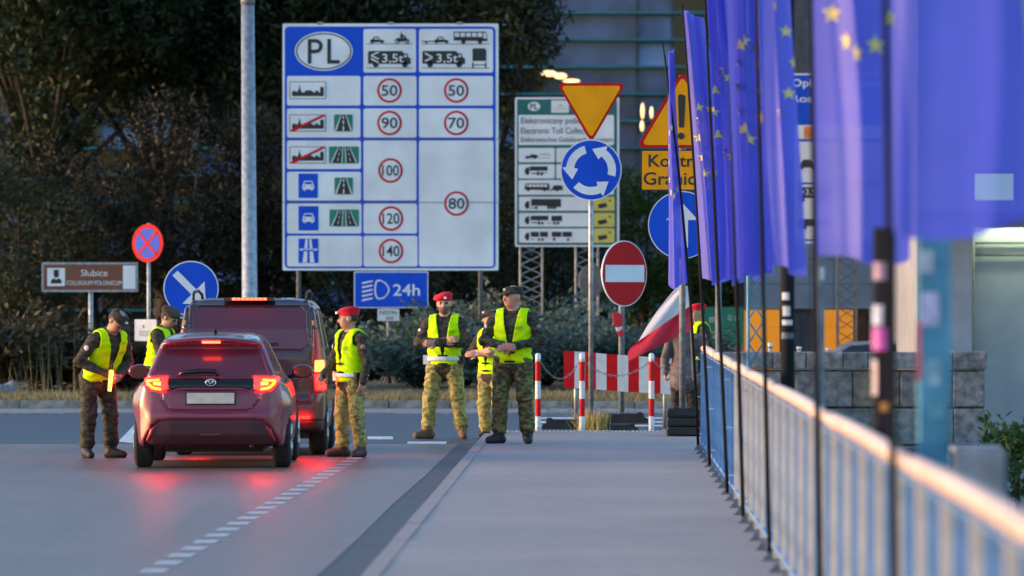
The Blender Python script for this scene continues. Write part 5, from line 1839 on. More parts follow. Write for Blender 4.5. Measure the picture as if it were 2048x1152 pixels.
# ------------------------------------------------------------------ striped barrier board on rubber feet
Yk = 80.5
def bp_(px, py): return at(px, py, Yk)
t = thing('striped_barrier', 'red and white striped barrier board standing behind the bollards', 'barrier', (at(1240, 0, Yk).x, Yk, ROAD - .003))
o0 = Vector(t.location)
edges = [(1127.5, 702, 776), (1149, 703, 776.5), (1170, 704, 778), (1192, 706, 779), (1213, 708, 780.5), (1235, 709.5, 782.5), (1256.5, 711, 784), (1278, 712.5, 785), (1300, 714, 786), (1321, 715.5, 787.5), (1343, 717, 789), (1356, 718, 790)]
for k in range(len(edges) - 1):
    a, b = edges[k], edges[k + 1]
    v = [bp_(a[0], a[2]) - o0, bp_(b[0], b[2]) - o0, bp_(b[0], b[1]) - o0, bp_(a[0], a[1]) - o0]
    mb = MB()
    mb.prism([(p.x, p.z) for p in v], 0, .03)
    mb.build('red_stripe' if k % 2 == 0 else 'white_stripe', m_redp if k % 2 == 0 else m_white, t)
MB().tube([(bp_(1152, 770) - o0).to_tuple()[0:1] + (.05, -.02), ((bp_(1152, 770) - o0).x, .05, (bp_(1152, 720) - o0).z)], .03, 10).build('support', GALV, t, True)
MB().tube([((bp_(1330, 0) - o0).x, .05, -.02), ((bp_(1330, 0) - o0).x, .05, (bp_(1330, 740) - o0).z)], .03, 10).build('support', GALV, t, True)
def rubber_foot(label, x, Y, zb, w, d, h, rz=0, ribs=3):
    t = thing('rubber_foot', label, 'sign base', (x, Y, zb), rz, 'rubber sign bases')
    prof = [(-w / 2, 0), (w / 2, 0), (w / 2, h * .45), (w / 2 * .82, h * .62), (w / 2 * .8, h), (-w / 2 * .8, h), (-w / 2 * .82, h * .62), (-w / 2, h * .45)]
    MB().prism(prof, -d / 2, d / 2).build('block', RUB, t)
    for sg in (-1, 1):
        MB().prism([(sg * w * .33 - .05, h), (sg * w * .33 + .05, h), (sg * w * .33 + .03, h + .02), (sg * w * .33 - .03, h + .02)], -d * .42, d * .42).build('grip_rib', RUB, t)
    return t
rubber_foot('flat black rubber base under the end of the striped barrier', at(1128, 0, 80.2).x, 80.2, ROAD - .003, .62, .5, .13)
rubber_foot('black rubber base under the no entry sign post', at(1247, 0, 83.6).x, 83.6, ROAD - .003, .72, .6, .14)
rubber_foot('second black rubber base in front of the no entry sign', at(1240, 0, 79.0).x, 79.0, ROAD - .003, .5, .4, .09)
# the tall stack of rubber feet that carries the border control pole
xk = at(1365.5, 0, 73.35).x
SLAB = ['bottom rubber slab of the black stack under the border control pole', 'middle rubber slab of the black stack under the border control pole', 'top rubber slab of the black stack under the border control pole']
for k in range(3):
    t = thing('rubber_slab', SLAB[k], 'sign base', (xk, 73.3, .118 * k + .003), 0, 'stacked rubber slabs')
    w, d, h = .42, .8, .116
    b_ = bmesh.new()
    prof = [(-.21, .0), (-.19, .0), (-.19, .012), (.19, .012), (.19, 0), (.21, .0), (.21, .07), (.195, .1), (.195, h), (-.195, h), (-.195, .1), (-.21, .07)]
    MB().prism(prof, -d / 2, d / 2).build('slab', RUB, t)
    MB().box((-.17, -d / 2 - .012, .03), (.17, -d / 2, .075)).build('front_rib', RUB, t)
    if k == 2:
        for sg in (-1, 1):
            MB().prism([(sg * .1 - .045, h), (sg * .1 + .045, h), (sg * .1 + .025, h + .022), (sg * .1 - .025, h + .022)], -d / 2, -d / 2 + .3).build('grip_rib', RUB, t)

# ------------------------------------------------------------------ dry tuft at the roundabout sign
m_tuft = M('straw tuft', (0.55, 0.42, 0.14), 0.9, col2=(0.36, 0.28, 0.09), scale=9)
def tuft(label, x, Y, n, h0, h1, sp, seed, mat, name='grass_tuft'):
    t = thing(name, label, 'grass', (x, Y, ROAD - .003), 0, 'tufts of dry grass')
    V, F = blades(n, lambda r, n: (r.normal(0, sp, n), r.normal(0, sp, n)), h0, h1, .006, lambda x, y: 0 * x, seed, .4)
    link_mesh('blades', np_mesh('blades', V, F), mat, t)
tuft('tall straw yellow grass tuft at the foot of the roundabout sign', at(1186, 0, 77.6).x, 77.6, 420, .12, .36, .085, 4, m_tuft)
tuft('tiny dry tuft beside the black rubber stack', at(1327, 0, 77.0).x, 77.0, 60, .03, .09, .03, 6, m_tuft)

# ------------------------------------------------------------------ the Polish flag and the small one tied to the no entry post
m_fw = cloth_mat('flag white', (0.72, 0.72, 0.78), 0.3)
m_fr = cloth_mat('flag red', (0.62, 0.01, 0.04), 0.3)
Yf = 78.75
hand_ = at(1384, 716, Yf)
t = thing('polish_flag', 'white and red Polish flag drooping from a short stick held by the woman', 'flag', tuple(hand_))
top = at(1377, 570, Yf + .1)
MB().tube([tuple(at(1386, 760, Yf) - hand_), tuple(top - hand_)], .011, 8).build('stick', M('wooden stick', (.5, .34, .2), .6), t, True)
def quadgrid(name, c, mat, n=16, m=14, amp=.035):
    """c: corners TL, TR, BR, BL in pixels; mild folds in depth"""
    V, F = [], []
    for b in range(m + 1):
        for a in range(n + 1):
            u, v = a / n, b / m
            px = (1 - v) * ((1 - u) * c[0][0] + u * c[1][0]) + v * ((1 - u) * c[3][0] + u * c[2][0])
            py = (1 - v) * ((1 - u) * c[0][1] + u * c[1][1]) + v * ((1 - u) * c[3][1] + u * c[2][1])
            px += c[4] * math.sin(math.pi * v) * (1 - u)
            p = at(px, py, Yf + amp * math.sin(7 * u + 3 * v) + .05 * u * 0 + .04 * math.sin(4 * v + 1) * (1 - u)) - hand_
            V.append(tuple(p))
    for b in range(m):
        for a in range(n):
            q0 = b * (n + 1) + a
            F.append((q0, q0 + 1, q0 + n + 2, q0 + n + 1))
    return link_mesh(name, np_mesh(name, V, F), mat, t, True)
quadgrid('white_half', [(1354, 573), (1377, 572), (1380, 612), (1277, 682), -5], m_fw)
quadgrid('red_half', [(1277, 682), (1380, 612), (1381, 661), (1258, 722), -10], m_fr)
Yn = 83.6
p0 = at(1240, 650, Yn)
t = thing('small_flag', 'small red and white flag tied to the no entry sign post', 'flag', tuple(p0))
for nm, c, mt in (('red_bundle', [(1224, 626), (1236, 624), (1246, 632), (1245, 652), (1236, 656), (1226, 650)], m_fr), ('white_strip', [(1230, 655), (1245, 652), (1245, 658), (1234, 664)], m_fw), ('red_strip', [(1234, 665), (1246, 658), (1248, 672), (1238, 674)], m_fr)):
    mb = MB()
    l = [(at(*q_, Yn) - p0) for q_ in c]
    mb.prism([(p.x, p.z) for p in l], -.03, .02)
    o = mb.build(nm, mt, t)
    md = o.modifiers.new('soften', 'BEVEL')
    md.width = .012
    md.segments = 3
# ------------------------------------------------------------------ background buildings
m_teal = M('teal ledge', (0.03, 0.16, 0.2), 0.4, 0.2, var=0.1, scale=1)
m_mull = M('mullion', (0.05, 0.07, 0.1), 0.5, 0.2, var=0.1)
m_pane = []
for k, (c, rg) in enumerate((((0.13, 0.21, 0.46), .2), ((0.08, 0.13, 0.3), .12), ((0.2, 0.3, 0.56), .3), ((0.012, 0.014, 0.018), .06))):
    m_pane.append(M('facade glass %d' % k, c, rg, 0.0, col2=tuple(v * .3 for v in c), scale=.6, spec=0.45, bump=0.05, bscale=.6))  # dusk sky reflection is put into the blue, blotched base colour
m_room = M('dim room', (0.03, 0.035, 0.045), 0.9, var=0.3, scale=1)
Yg = 168.0
gb = thing('glass_building', 'dark glass office front with teal horizontal ledges behind the trees', 'building', (0, Yg, ROAD - .15))
kg = Yg / FPX
gx0, gx1 = -18.0, 11.5
zrow = [at(0, py, Yg).z - (ROAD - .15) for py in range(620, -330, -54)]
MB().box((gx0, .5, 0), (gx1, 16, 16)).build('wall', m_room, gb)
xcol = [at(px, 0, Yg).x for px in (-190, 5, 200, 395, 590, 785, 980, 1090, 1275, 1345, 1480, 1640, 1800)]
hz = zrow[1] - zrow[0]
for j, z in enumerate(zrow[:-1]):
    MB().box((gx0, -.22, z - .035), (gx1, .12, z + .035)).build('ledge', m_teal, gb)
    for i in range(len(xcol) - 1):
        x0, x1 = xcol[i], xcol[i + 1]
        pm_ = m_pane[(i * 7 + j * 5 + i * j) % 3] if not (9 <= i <= 10 and j >= 8) else m_pane[3]
        if i < 7 and (i + j) % 4:
            pm_ = m_pane[3]
        MB().box((x0 + .04, .1, z + .05), (x1 - .04, .14, z + hz - .05)).build('pane', pm_, gb)
for x in xcol:
    MB().box((x - .035, .02, 0), (x + .035, .2, zrow[-1])).build('mullion', m_mull, gb)
def lamp_reflection(label, px, py, w, h, tilt=0):  # added glowing ovals standing for lamp reflections in the glass
    p = at(px, py, Yg - .35)
    t = thing('lamp_reflection', label, 'lamp', tuple(p), 0, 'glows for lamp reflections on the glass building')
    MB().prism(oval(0, 0, w * kg / 2, h * kg / 2, 20), -.05, .02).build('reflection_glow', lamp_mat('lamp reflection glow', (1.0, .62, .25), .3, (.6, .5, .3)), t, True)
    MB().prism(oval(0, 0, w * kg / 2 * 1.15, h * kg / 2 * 1.2, 20), .02, .33).build('glow_backing', m_mull, t)
for lab, *a in (('oval glow for a lamp reflection above the toll sign, topmost of its cluster', 1098, 147, 30, 12), ('oval glow for a lamp reflection beside the topmost one above the toll sign', 1121, 152, 26, 12), ('flat glow for a lamp reflection lowest in the cluster above the toll sign', 1143, 162, 34, 8), ('upper slim glow for a lamp reflection next to the warning triangle', 1285, 222, 7, 32), ('lower slim glow for a lamp reflection next to the warning triangle', 1284, 252, 7, 22), ('short slim glow for a lamp reflection partly behind the warning triangle', 1303, 225, 6, 24)):
    lamp_reflection(lab, *a)

# grey building with orange ground floor
Yo = 126.0
m_grey = M('grey facade panel', (0.34, 0.36, 0.42), 0.7, var=0.06, scale=1.5)
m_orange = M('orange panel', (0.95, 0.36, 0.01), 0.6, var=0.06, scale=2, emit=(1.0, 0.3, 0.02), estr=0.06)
m_dkwin = M('dark shop glass', (0.012, 0.015, 0.022), 0.06, var=0, spec=.8)
ob = thing('grey_building', 'grey panelled building with an orange ground floor behind the stone wall', 'building', (at(1680, 0, Yo).x, Yo, ROAD - .15))
oo = Vector(ob.location)
def ol(px, py): 
    p = at(px, py, Yo) - oo
    return p.x, p.z
x0, z0 = ol(1490, 760)
x1, z1 = ol(1850, 300)
MB().box((x0, .25, 0), (x1, 12, 9)).build('wall', M('dark joint wall', (.1, .1, .12), .8), ob)
pxs = [1490, 1528, 1580, 1620, 1668, 1714, 1760, 1814, 1850]
pys = [300, 346, 397, 448, 518, 568, 618]
for a, b in zip(pxs[:-1], pxs[1:]):
    for c, d in zip(pys[:-1], pys[1:]):
        xa, za = ol(a + .6, d - .6)
        xb, zb = ol(b - .6, c + .6)
        MB().box((xa, .12, za), (xb, .27, zb)).build('facade_panel', m_grey, ob)
for a, b in ((1490, 1560), (1646, 1707), (1797, 1842)):
    xa, za = ol(a, 740)
    xb, zb = ol(b, 619.5)
    MB().box((xa, .1, za), (xb, .3, ol(0, 655)[1])).build('orange_panel', m_orange, ob)
    MB().box((xa, .1, ol(0, 654.4)[1]), (xb, .3, zb)).build('orange_panel', m_orange, ob)
for a, b in ((1562, 1645), (1708, 1796)):
    xa, za = ol(a, 740)
    xb, zb = ol(b, 619.5)
    w = MB().box((xa, .3, za), (xb, .34, zb)).build('window', m_dkwin, ob)
    xm = (xa + xb) / 2
    MB().box((xm - .02, .24, za), (xm + .02, .3, zb)).build('mullion', m_mull, w)
    MB().box((xa, .22, za), (xa + .28, .3, zb)).build('brown_jamb', M('brown jamb', (.16, .06, .02), .7), w)
t = thing('round_sign', 'dark grey round disc leaning against the orange wall', 'sign', tuple(at(1800, 660, Yo - .5)))
MB().prism(oval(0, 0, .43, .52, 32), -.03, .03).build('disc', M('slate disc', (.1, .11, .13), .6), t)
MB().prism(oval(.22, .05, .05, .03, 12), -.036, -.031).build('mark', W_, t)
# car added to stand for a window reflection, only its roof and windscreen above the wall
pc = at(1748, 700, 120)
t = thing('reflected_car', 'pale car standing for a window reflection by the orange building, only its roof above the stone wall', 'car', (at(1772, 0, 119).x + 1.6, 119.0, -.62), R(88))
sd_ = [(0.05, .3), (0, .6), (.1, .85), (.5, .95), (1.0, 1.35), (1.6, 1.45), (2.4, 1.4), (3.1, .98), (3.9, .85), (4.1, .6), (4.1, .3)]
rr_ = [(0, 1.46), (.5, 1.42), (.62, 1.3), (.8, .9), (.86, .6), (.84, .25), (0, .25)]
pp_ = [(0, 0), (.6, 0), (.8, .2), (.86, .8), (.86, 3.3), (.75, 3.9), (.4, 4.1), (0, 4.12)]
DS = Solid(sd_, rr_, pp_, .08, ((.75, .3, .34), (3.3, .3, .34)))
wn_ = [(.75, .98), (1.1, 1.3), (1.6, 1.38), (2.35, 1.33), (2.9, 1.0)]
build_body(DS, 'body', [(side_region(wn_, 1), .02), (side_region(wn_, -1), .02)], (-.95, -.06, .2), (.95, 4.2, 1.52), .03, M('pale blue car paint', (.25, .3, .38), .3, .3, coat=.5), t)
for sg in (1, -1):
    skin_part(DS, 'side_window', side_region(wn_, sg), (.4 if sg > 0 else -.9, .6, .9), (.9 if sg > 0 else -.4, 3.1, 1.45), .03, m_dkwin, t, -.008, .05)
    for yy in (.75, 3.3):
        wheel(t, sg * .76, yy, .3, .2, sg)

# stone retaining wall with coping, block by block
Ys = 95.0
sw_ = thing('stone_wall', 'rough grey granite block wall with a coping behind the railing', 'wall', (at(1480, 0, Ys).x, Ys, -6.5))
so = Vector(sw_.location)
m_gran = [M('granite %d' % k, c, .9, var=.25, scale=7, bump=.8, bscale=30) for k, c in enumerate(((.21, .21, .23), (.17, .175, .19), (.25, .24, .25), (.2, .17, .14)))]
MB().box((-.6, .1, 0), ((at(1970, 0, Ys) - so).x, .58, (at(0, 740, Ys) - so).z)).build('core', m_gran[1], sw_)
def bevel_box(lo, hi, b=.012):
    x0, y0, z0 = lo
    x1, y1, z1 = hi
    vs = [(x0, y1, z0), (x1, y1, z0), (x1, y1, z1), (x0, y1, z1), (x0, y0 + b, z0), (x1, y0 + b, z0), (x1, y0 + b, z1), (x0, y0 + b, z1), (x0 + b, y0, z0 + b), (x1 - b, y0, z0 + b), (x1 - b, y0, z1 - b), (x0 + b, y0, z1 - b)]
    return MB().add(vs, [(8, 9, 10, 11), (4, 5, 9, 8), (5, 6, 10, 9), (6, 7, 11, 10), (7, 4, 8, 11), (0, 4, 7, 3), (1, 2, 6, 5), (0, 1, 5, 4), (3, 7, 6, 2), (0, 3, 2, 1)])
cop = [1410, 1480, 1545, 1612, 1686, 1736, 1840, 1905, 1974]
for a, b in zip(cop[:-1], cop[1:]):
    pa, pb = at(a, 738, Ys) - so, at(b, 704, Ys) - so
    bevel_box((pa.x + .004, -.08, pa.z), (pb.x - .004, .68, pb.z + rng.uniform(-.012, .012)), .02).build('coping_stone', m_gran[rng.randrange(3)], sw_)
rows_ = [(742, 815, [1410, 1500, 1590, 1705, 1800, 1905, 1970]), (817, 890, [1410, 1540, 1640, 1752, 1850, 1907, 1970]), (892, 965, [1410, 1500, 1600, 1700, 1800, 1880, 1968]), (967, 1040, [1410, 1540, 1640, 1752, 1850, 1907, 1970]), (1042, 1115, [1410, 1500, 1600, 1700, 1800, 1880, 1968])]
for y0, y1, cs in rows_:
    for a, b in zip(cs[:-1], cs[1:]):
        pa, pb = at(a, y1, Ys) - so, at(b, y0, Ys) - so
        bevel_box((pa.x + .006, rng.uniform(-.012, .012), pa.z + .006), (pb.x - .006, .12, pb.z - .006), .018).build('granite_block', m_gran[3 if (a, y0) == (1705, 742) else rng.randrange(3)], sw_)
# small cups left on the wall
for i, (px, lab) in enumerate(((1540, 'white paper cup left on the stone wall, first of three'), (1598, 'white paper cup on the stone wall, middle of three'), (1656, 'small white cup on the stone wall, last of three'))):
    p = at(px, 703.5, Ys + .2)
    t = thing('paper_cup', lab, 'cup', (p.x, Ys + .2, p.z), 0, 'cups on the stone wall')
    hh = (.15, .085, .055)[i]
    MB().lathe([(.001, 0), (.035, 0), (.045, hh), (.04, hh), (.033, .01)], 14).build('cup', W_, t, True)
    MB().lathe([(.0385, hh * .35), (.0425, hh * .6)], 14).build('print_band', DARKPOST, t, True)

# tall pale wall with a pilaster at the far side, its upper part under a lit canopy
Yw = 112.0
m_ren = M('grey render', (0.36, 0.38, 0.44), 0.85, var=0.08, scale=1.0, bump=.15)
rw_ = thing('rendered_wall', 'tall plain grey rendered wall rising beyond the stone wall', 'building', (at(1960, 0, Yw).x, Yw, -6.5))
ro = Vector(rw_.location)
xa = (at(1836, 0, Yw) - ro).x
xb = (at(1944, 0, Yw) - ro).x
xc = xb + 14
MB().box((xb + .01, .5, 0), (xc, 8, 24)).build('wall', m_ren, rw_)
MB().box((xa, 0, 0), (xb, 8.2, 24.2)).build('pilaster', m_grey, rw_)
MB().tube([(xb + .05, .42, 0), (xb + .05, .42, 13.4)], .04, 8).build('drainpipe', DARKPOST, rw_, True)
zc = (at(0, 425, Yw) - ro).z
can = MB().box((xa - .1, -1.6, zc), (xc, .49, zc + .22)).build('canopy', m_grey, rw_)
MB().box((xb + .2, .2, zc - .06), (xc - .5, .28, zc - .005)).build('canopy_lamp', lamp_mat('greenish tube light', (.86, 1.0, .55), 8.0, (.6, .65, .5)), can)
MB().box((xb + .02, .02, zc - .3), (xc - .2, .06, zc - .002)).build('tube_shield', m_grey, can)  # added board that hides the tube and keeps its light on the wall
for py in (488, 512):
    z = (at(0, py, Yw) - ro).z
    MB().tube([(xb + .1, .44, z + .02), (xc, .44, z + .12)], .025, 6).build('conduit', DARKPOST, rw_, True)
wz = (at(0, 385, Yw - .02) - ro).z
wx = (at(1985, 0, Yw) - ro).x
lw = MB().box((wx - .45, .44, wz - .38), (wx + .45, .52, wz + .38)).build('lit_window', lamp_mat('lit window', (.62, 1.0, .12), .4, (.6, .65, .4)), rw_)
fr = MB()
for a, b in (((wx - .5, .40, wz - .43), (wx - .45, .53, wz + .43)), ((wx + .45, .40, wz - .43), (wx + .5, .53, wz + .43)), ((wx - .45, .40, wz + .38), (wx + .45, .53, wz + .43)), ((wx - .45, .40, wz - .43), (wx + .45, .53, wz - .38))):
    fr.box(a, b)
fr.build('frame', m_mull, lw)
# ------------------------------------------------------------------ trees, shrubs, junipers
def leaf_cloud(clumps, per, size, seed, flat=0.0):
    """clumps: (centre, radii); leaf quads gathered near each clump's surface, drooping slightly"""
    r = np.random.default_rng(seed)
    Vs = []
    for c, rad in clumps:
        n = int(per * (rad[0] * rad[1] * rad[2]) ** (2 / 3) * 4)
        u = r.normal(size=(n, 3))
        u /= np.linalg.norm(u, axis=1)[:, None]
        s = r.uniform(.45, 1.0, n) ** .5
        P = np.asarray(c) + u * np.asarray(rad) * s[:, None] * (1 + .18 * np.sin(u[:, :1] * 7 + u[:, 1:2] * 5 + u[:, 2:] * 6))
        a = r.normal(size=(n, 3)) + u * .5
        a /= np.linalg.norm(a, axis=1)[:, None]
        b = np.cross(a, r.normal(size=(n, 3)))
        b /= np.linalg.norm(b, axis=1)[:, None] + 1e-9
        L = size * r.uniform(.6, 1.3, n)
        w = L * r.uniform(.3, .5, n)
        q = np.stack([P - a * L[:, None] * .5, P + b * w[:, None] * .5, P + a * L[:, None] * .5, P - b * w[:, None] * .5], 1)
        Vs.append(q)
    V = np.concatenate(Vs).reshape(-1, 3)
    return V, np.arange(len(V)).reshape(-1, 4)

def leaf_mat(name, c1, c2, trans=.2):
    m = M(name, c1, 0.55, col2=c2, scale=.9, spec=.3, detail=6)
    nt = m.node_tree
    b = nt.nodes['Principled BSDF']
    out = nt.nodes['Material Output']
    t = nt.nodes.new('ShaderNodeBsdfTranslucent')
    for l in list(nt.links):
        if l.to_socket == b.inputs['Base Color']:
            nt.links.new(l.from_socket, t.inputs['Color'])
    mx = nt.nodes.new('ShaderNodeMixShader')
    mx.inputs[0].default_value = trans
    nt.links.new(b.outputs[0], mx.inputs[1])
    nt.links.new(t.outputs[0], mx.inputs[2])
    nt.links.new(mx.outputs[0], out.inputs['Surface'])
    return m
m_leafA = leaf_mat('dark oak leaves', (0.034, 0.052, 0.019), (0.012, 0.02, 0.009))
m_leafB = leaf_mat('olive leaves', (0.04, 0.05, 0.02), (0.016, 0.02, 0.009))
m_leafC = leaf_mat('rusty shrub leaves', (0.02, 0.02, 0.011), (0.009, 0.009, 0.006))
m_junip = leaf_mat('blue juniper', (0.14, 0.2, 0.17), (0.05, 0.08, 0.068))
m_brown = leaf_mat('dry brown shrub', (0.085, 0.065, 0.035), (0.035, 0.028, 0.015))
m_green = leaf_mat('fresh green leaves', (0.06, 0.12, 0.02), (0.025, 0.055, 0.01))
m_bark = M('dark bark', (0.045, 0.035, 0.028), .95, var=.3, scale=6, bump=.8)

def crown_clumps(seed, cz, rx, rz, n, cr):
    r = np.random.default_rng(seed)
    out = []
    for k in range(n):
        u = r.normal(size=3)
        u /= np.linalg.norm(u)
        s = r.uniform(.5, 1.0)
        c = np.array([u[0] * rx * s, u[1] * rx * s * .8, cz + u[2] * rz * s])
        q = cr * r.uniform(.65, 1.3)
        out.append((c, (q, q * .95, q * .8)))
    return out

def tree(name, label, px, Y, clumps, per, size, mat, seed, trunk_r=.22, h=5.0, group='trees behind the signs', zb=ROAD + .1):
    t = thing(name, label, 'tree', (at(px, 0, Y).x, Y, zb), 0, group)
    V, F = leaf_cloud(clumps, per, size, seed)
    link_mesh('crown', np_mesh('crown', V, F), mat, t)
    mb = MB().tube([(0, 0, -.2), (.05, 0, h * .3), (-.05, .05, h * .65), (.1, 0, h)], [trunk_r * 1.3, trunk_r, trunk_r * .8, trunk_r * .5], 10)
    r = random.Random(seed)
    for c, rad in clumps[::3]:
        z = max(.4, min(h * .95, c[2] - r.uniform(.5, 1.5)))
        mb.tube([(0, 0, z * .8), (c[0] * .5, c[1] * .5, (z * .8 + c[2]) / 2 + .2), tuple(c)], [trunk_r * .35, trunk_r * .22, .02], 6)
    mb.build('trunk', m_bark, t, True)
    return t
# big crowns (centre heights above the ground); a metre is about 90 photograph pixels here
tree('broad_tree', 'broad dark tree filling the upper corner farthest from the flags', 90, 128, crown_clumps(1, 8.6, 4.2, 3.4, 40, 1.25), 190, .2, m_leafA, 21, .28)
tree('broad_tree', 'broad dark tree behind the brown direction sign with low hanging clumps', 330, 130, crown_clumps(2, 9.0, 3.6, 3.0, 34, 1.2) + [((-.9, -1.5, 7.0), (1.1, 1.0, 1.0)), ((-1.2, -1.5, 6.2), (.9, .9, .7))], 190, .2, m_leafA, 22, .3)
tree('broad_tree', 'broad dark tree behind the tall lamp mast', 560, 129, crown_clumps(3, 8.6, 3.4, 3.2, 34, 1.2), 190, .2, m_leafA, 23, .25)
tree('broad_tree', 'broad dark tree rising above the middle of the speed limit board', 790, 131, crown_clumps(4, 9.4, 3.2, 2.6, 30, 1.15), 190, .2, m_leafA, 24, .25)
tree('broad_tree', 'dark tree whose rounded crown ends above the toll sign', 980, 127, crown_clumps(5, 8.9, 1.9, 1.8, 18, .85) + [((1.0, -.6, 7.9), (.75, .7, .8)), ((1.15, -.6, 7.3), (.5, .5, .5)), ((.4, -.6, 6.8), (.9, .7, .6)), ((-.3, -.6, 6.0), (.9, .8, .7)), ((.1, -.6, 5.2), (.75, .7, .6)), ((-.5, -.6, 4.5), (.8, .8, .7))], 200, .18, m_leafB, 25, .2)
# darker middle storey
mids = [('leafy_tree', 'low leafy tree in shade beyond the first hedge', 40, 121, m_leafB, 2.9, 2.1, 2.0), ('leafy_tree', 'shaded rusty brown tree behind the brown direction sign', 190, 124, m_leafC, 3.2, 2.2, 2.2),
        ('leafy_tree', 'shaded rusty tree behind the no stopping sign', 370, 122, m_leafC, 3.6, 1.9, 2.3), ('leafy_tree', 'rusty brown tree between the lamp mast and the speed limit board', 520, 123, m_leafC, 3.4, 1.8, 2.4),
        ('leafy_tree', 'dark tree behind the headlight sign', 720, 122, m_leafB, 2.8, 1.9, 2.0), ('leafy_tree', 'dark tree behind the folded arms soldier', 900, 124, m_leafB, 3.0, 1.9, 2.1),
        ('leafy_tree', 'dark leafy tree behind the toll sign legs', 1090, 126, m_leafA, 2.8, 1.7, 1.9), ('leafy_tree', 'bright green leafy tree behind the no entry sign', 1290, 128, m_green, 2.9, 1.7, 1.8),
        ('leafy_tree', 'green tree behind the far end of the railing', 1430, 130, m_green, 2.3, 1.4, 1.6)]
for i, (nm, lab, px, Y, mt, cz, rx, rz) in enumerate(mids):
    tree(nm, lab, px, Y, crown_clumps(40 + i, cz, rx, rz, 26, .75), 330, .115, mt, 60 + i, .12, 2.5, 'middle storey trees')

def juniper_mesh(seed, w, h, n=150):
    """low spreading juniper: arching sprays of short needles"""
    r = np.random.default_rng(seed)
    Vs = []
    for k in range(n):
        an = r.uniform(0, 2 * np.pi)
        L = w * r.uniform(.35, 1.0)
        el = r.uniform(.15, 1.1) * h / w
        m = 46
        s = np.linspace(.1, 1, m) + r.normal(0, .01, m)
        x = np.cos(an) * L * s
        yv = np.sin(an) * L * s * .8
        z = h * .15 + el * L * s * 1.6 - .55 * el * L * s * s + r.uniform(0, h * .25)
        P = np.stack([x, yv, z], 1) + r.normal(0, .05, (m, 3))
        d = np.array([np.cos(an), np.sin(an), .5]) + r.normal(0, .6, (m, 3))
        d /= np.linalg.norm(d, axis=1)[:, None]
        b = np.cross(d, r.normal(size=(m, 3)))
        b /= np.linalg.norm(b, axis=1)[:, None]
        l = r.uniform(.07, .16, m)[:, None]
        Vs.append(np.stack([P, P + d * l * .5 + b * l * .22, P + d * l, P + d * l * .5 - b * l * .22], 1))
    V = np.concatenate(Vs).reshape(-1, 3)
    return np_mesh('foliage', V, np.arange(len(V)).reshape(-1, 4))
JM = [juniper_mesh(70 + k, 1.0, 1.0, 190) for k in range(3)]
JB = [m.copy() for m in JM[:2]]
for m in JM:
    m.materials.append(m_junip)
for m in JB:
    m.materials.append(m_brown)
jst = MB()
for k in range(7):
    a = k * .9
    jst.tube([(0, 0, 0), (.3 * math.cos(a), .3 * math.sin(a), .3), (.7 * math.cos(a), .7 * math.sin(a), .5)], [.04, .03, .01], 6)
JS = jst.mesh('branches')
JS.materials.append(m_bark)
def juniper(label, px, Y, w, h, k, brown=False, name='juniper_shrub'):
    t = thing(name, label, 'shrub', (at(px, 0, Y).x, Y, ROAD + .08), k * 1.3, 'low shrubs on the verge')
    t.scale = (w, w, h)
    child('foliage', (JB if brown else JM)[k % (2 if brown else 3)], t)
    child('branches', JS, t)
jl = [(640, 103.5, 1.0, .95, 'low juniper beside the crimson beret soldier in profile'), (725, 110, 1.2, .85, 'blue green juniper behind the headlight sign post'), (840, 105, 1.1, .85, 'juniper to one side of the folded arms soldier'),
      (925, 106.5, 1.2, 1.15, 'juniper between the folded arms soldier and the bare armed soldier'), (1000, 103.5, 1.1, 1.0, 'juniper behind the older capped soldier'), (1085, 106, 1.25, 1.15, 'tall juniper at the first toll sign leg'),
      (1165, 103.5, 1.1, 1.0, 'juniper behind the slim roundabout sign pole'), (1235, 106, 1.1, .95, 'juniper behind the no entry sign post'), (1310, 104, 1.1, .85, 'juniper behind the Polish flag'), (1375, 106, 1.0, .8, 'juniper behind the woman in the grey coat'),
      (1045, 110, 1.3, 1.3, 'rear juniper between the toll sign legs'), (880, 111, 1.4, 1.2, 'rear juniper below the speed limit board')]
for i, (px, Y, w, h, lab) in enumerate(jl):
    juniper(lab, px, Y, w, h, i)
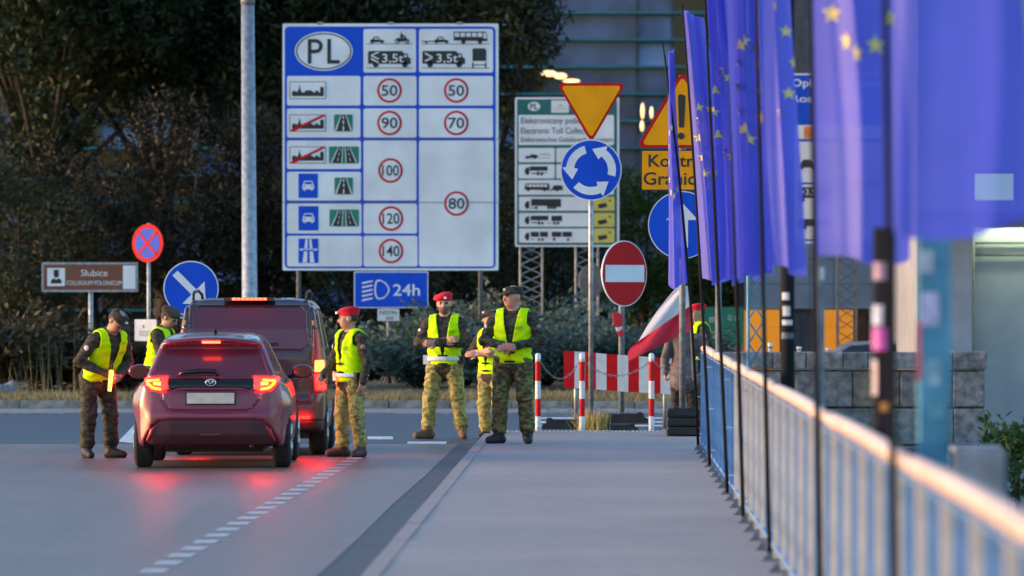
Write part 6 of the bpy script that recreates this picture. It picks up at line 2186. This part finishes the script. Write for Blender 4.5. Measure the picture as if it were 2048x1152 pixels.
bl = [(-10, 101, 1.3, 1.15, 'dry brown shrub at the outer edge of the verge'), (85, 103, 1.3, 1.0, 'dry brown shrub below the brown direction sign'), (165, 105, 1.2, .8, 'dry shrub behind the bent soldier'), (250, 102, 1.0, .85, 'dry shrub between the bent soldier and the hatchback'),
      (330, 104, 1.1, .95, 'dry shrub behind the leaning soldier'), (430, 104, 1.2, .9, 'dry shrub hidden behind the van'), (560, 104, 1.2, .9, 'dry shrub beyond the van roof')]
for i, (px, Y, w, h, lab) in enumerate(bl):
    juniper(lab, px, Y, w, h, i, True, 'dry_shrub')
# tall dry stems in front of the first shrubs
V, F = blades(90, lambda r, n: (r.uniform(-10.5, -7.4, n), r.uniform(99, 103, n)), .5, 1.35, .008, lambda x, y: ROAD + .1 + 0 * x, 9, .15)
o = link_mesh('dry_stems', np_mesh('dry_stems', V, F), m_drygrass)
tag(o, 'tall thin dry stems standing among the brown shrubs', 'dry stems', kind='stuff')
# boulder
p = at(34, 785, 100)
bs = bmesh.new()
bmesh.ops.create_icosphere(bs, subdivisions=3, radius=1)
for v in bs.verts:
    c = v.co
    s = 1 + .18 * math.sin(c.x * 4 + c.y * 3) + .12 * math.sin(c.z * 6 + c.x * 5)
    v.co = Vector((c.x * .2 * s + c.z * .08, c.y * .22 * s, c.z * .17 * s))
me = bpy.data.meshes.new('boulder')
bs.to_mesh(me)
o = link_mesh('boulder', me, m_gran[1], None, True)
o.location = (p.x, 97.5, ROAD + .2)
tag(o, 'pale pointed boulder lying in front of the dry brown shrubs', 'stone')
# climbing green plant beyond the railing
def plant(label, px, py, Y, h, w, seed):
    p = at(px, py, Y)
    t = thing('leafy_plant', label, 'plant', (p.x, Y, -6.5), 0, 'green plants by the rendered wall')
    base = p.z + 6.5
    cl_ = [((NR.uniform(-w, w), NR.uniform(-.3, .3), base + NR.uniform(0, h)), (.28, .28, .25)) for _ in range(12)]
    V, F = leaf_cloud(cl_, 160, .16, seed)
    link_mesh('leaves', np_mesh('leaves', V, F), m_green, t)
    mb = MB()
    for c, _ in cl_[::2]:
        mb.tube([(0, 0, 0), (c[0] * .4, 0, base * .7), c], [.05, .04, .015], 6)
    mb.build('stems', m_bark, t, True)
plant('leafy green plant at the corner of the stone wall', 1995, 930, 92, .75, .22, 31)
plant('leafy green plant beside the blurred concrete block at the picture edge', 2045, 985, 90, 1.0, .25, 32)
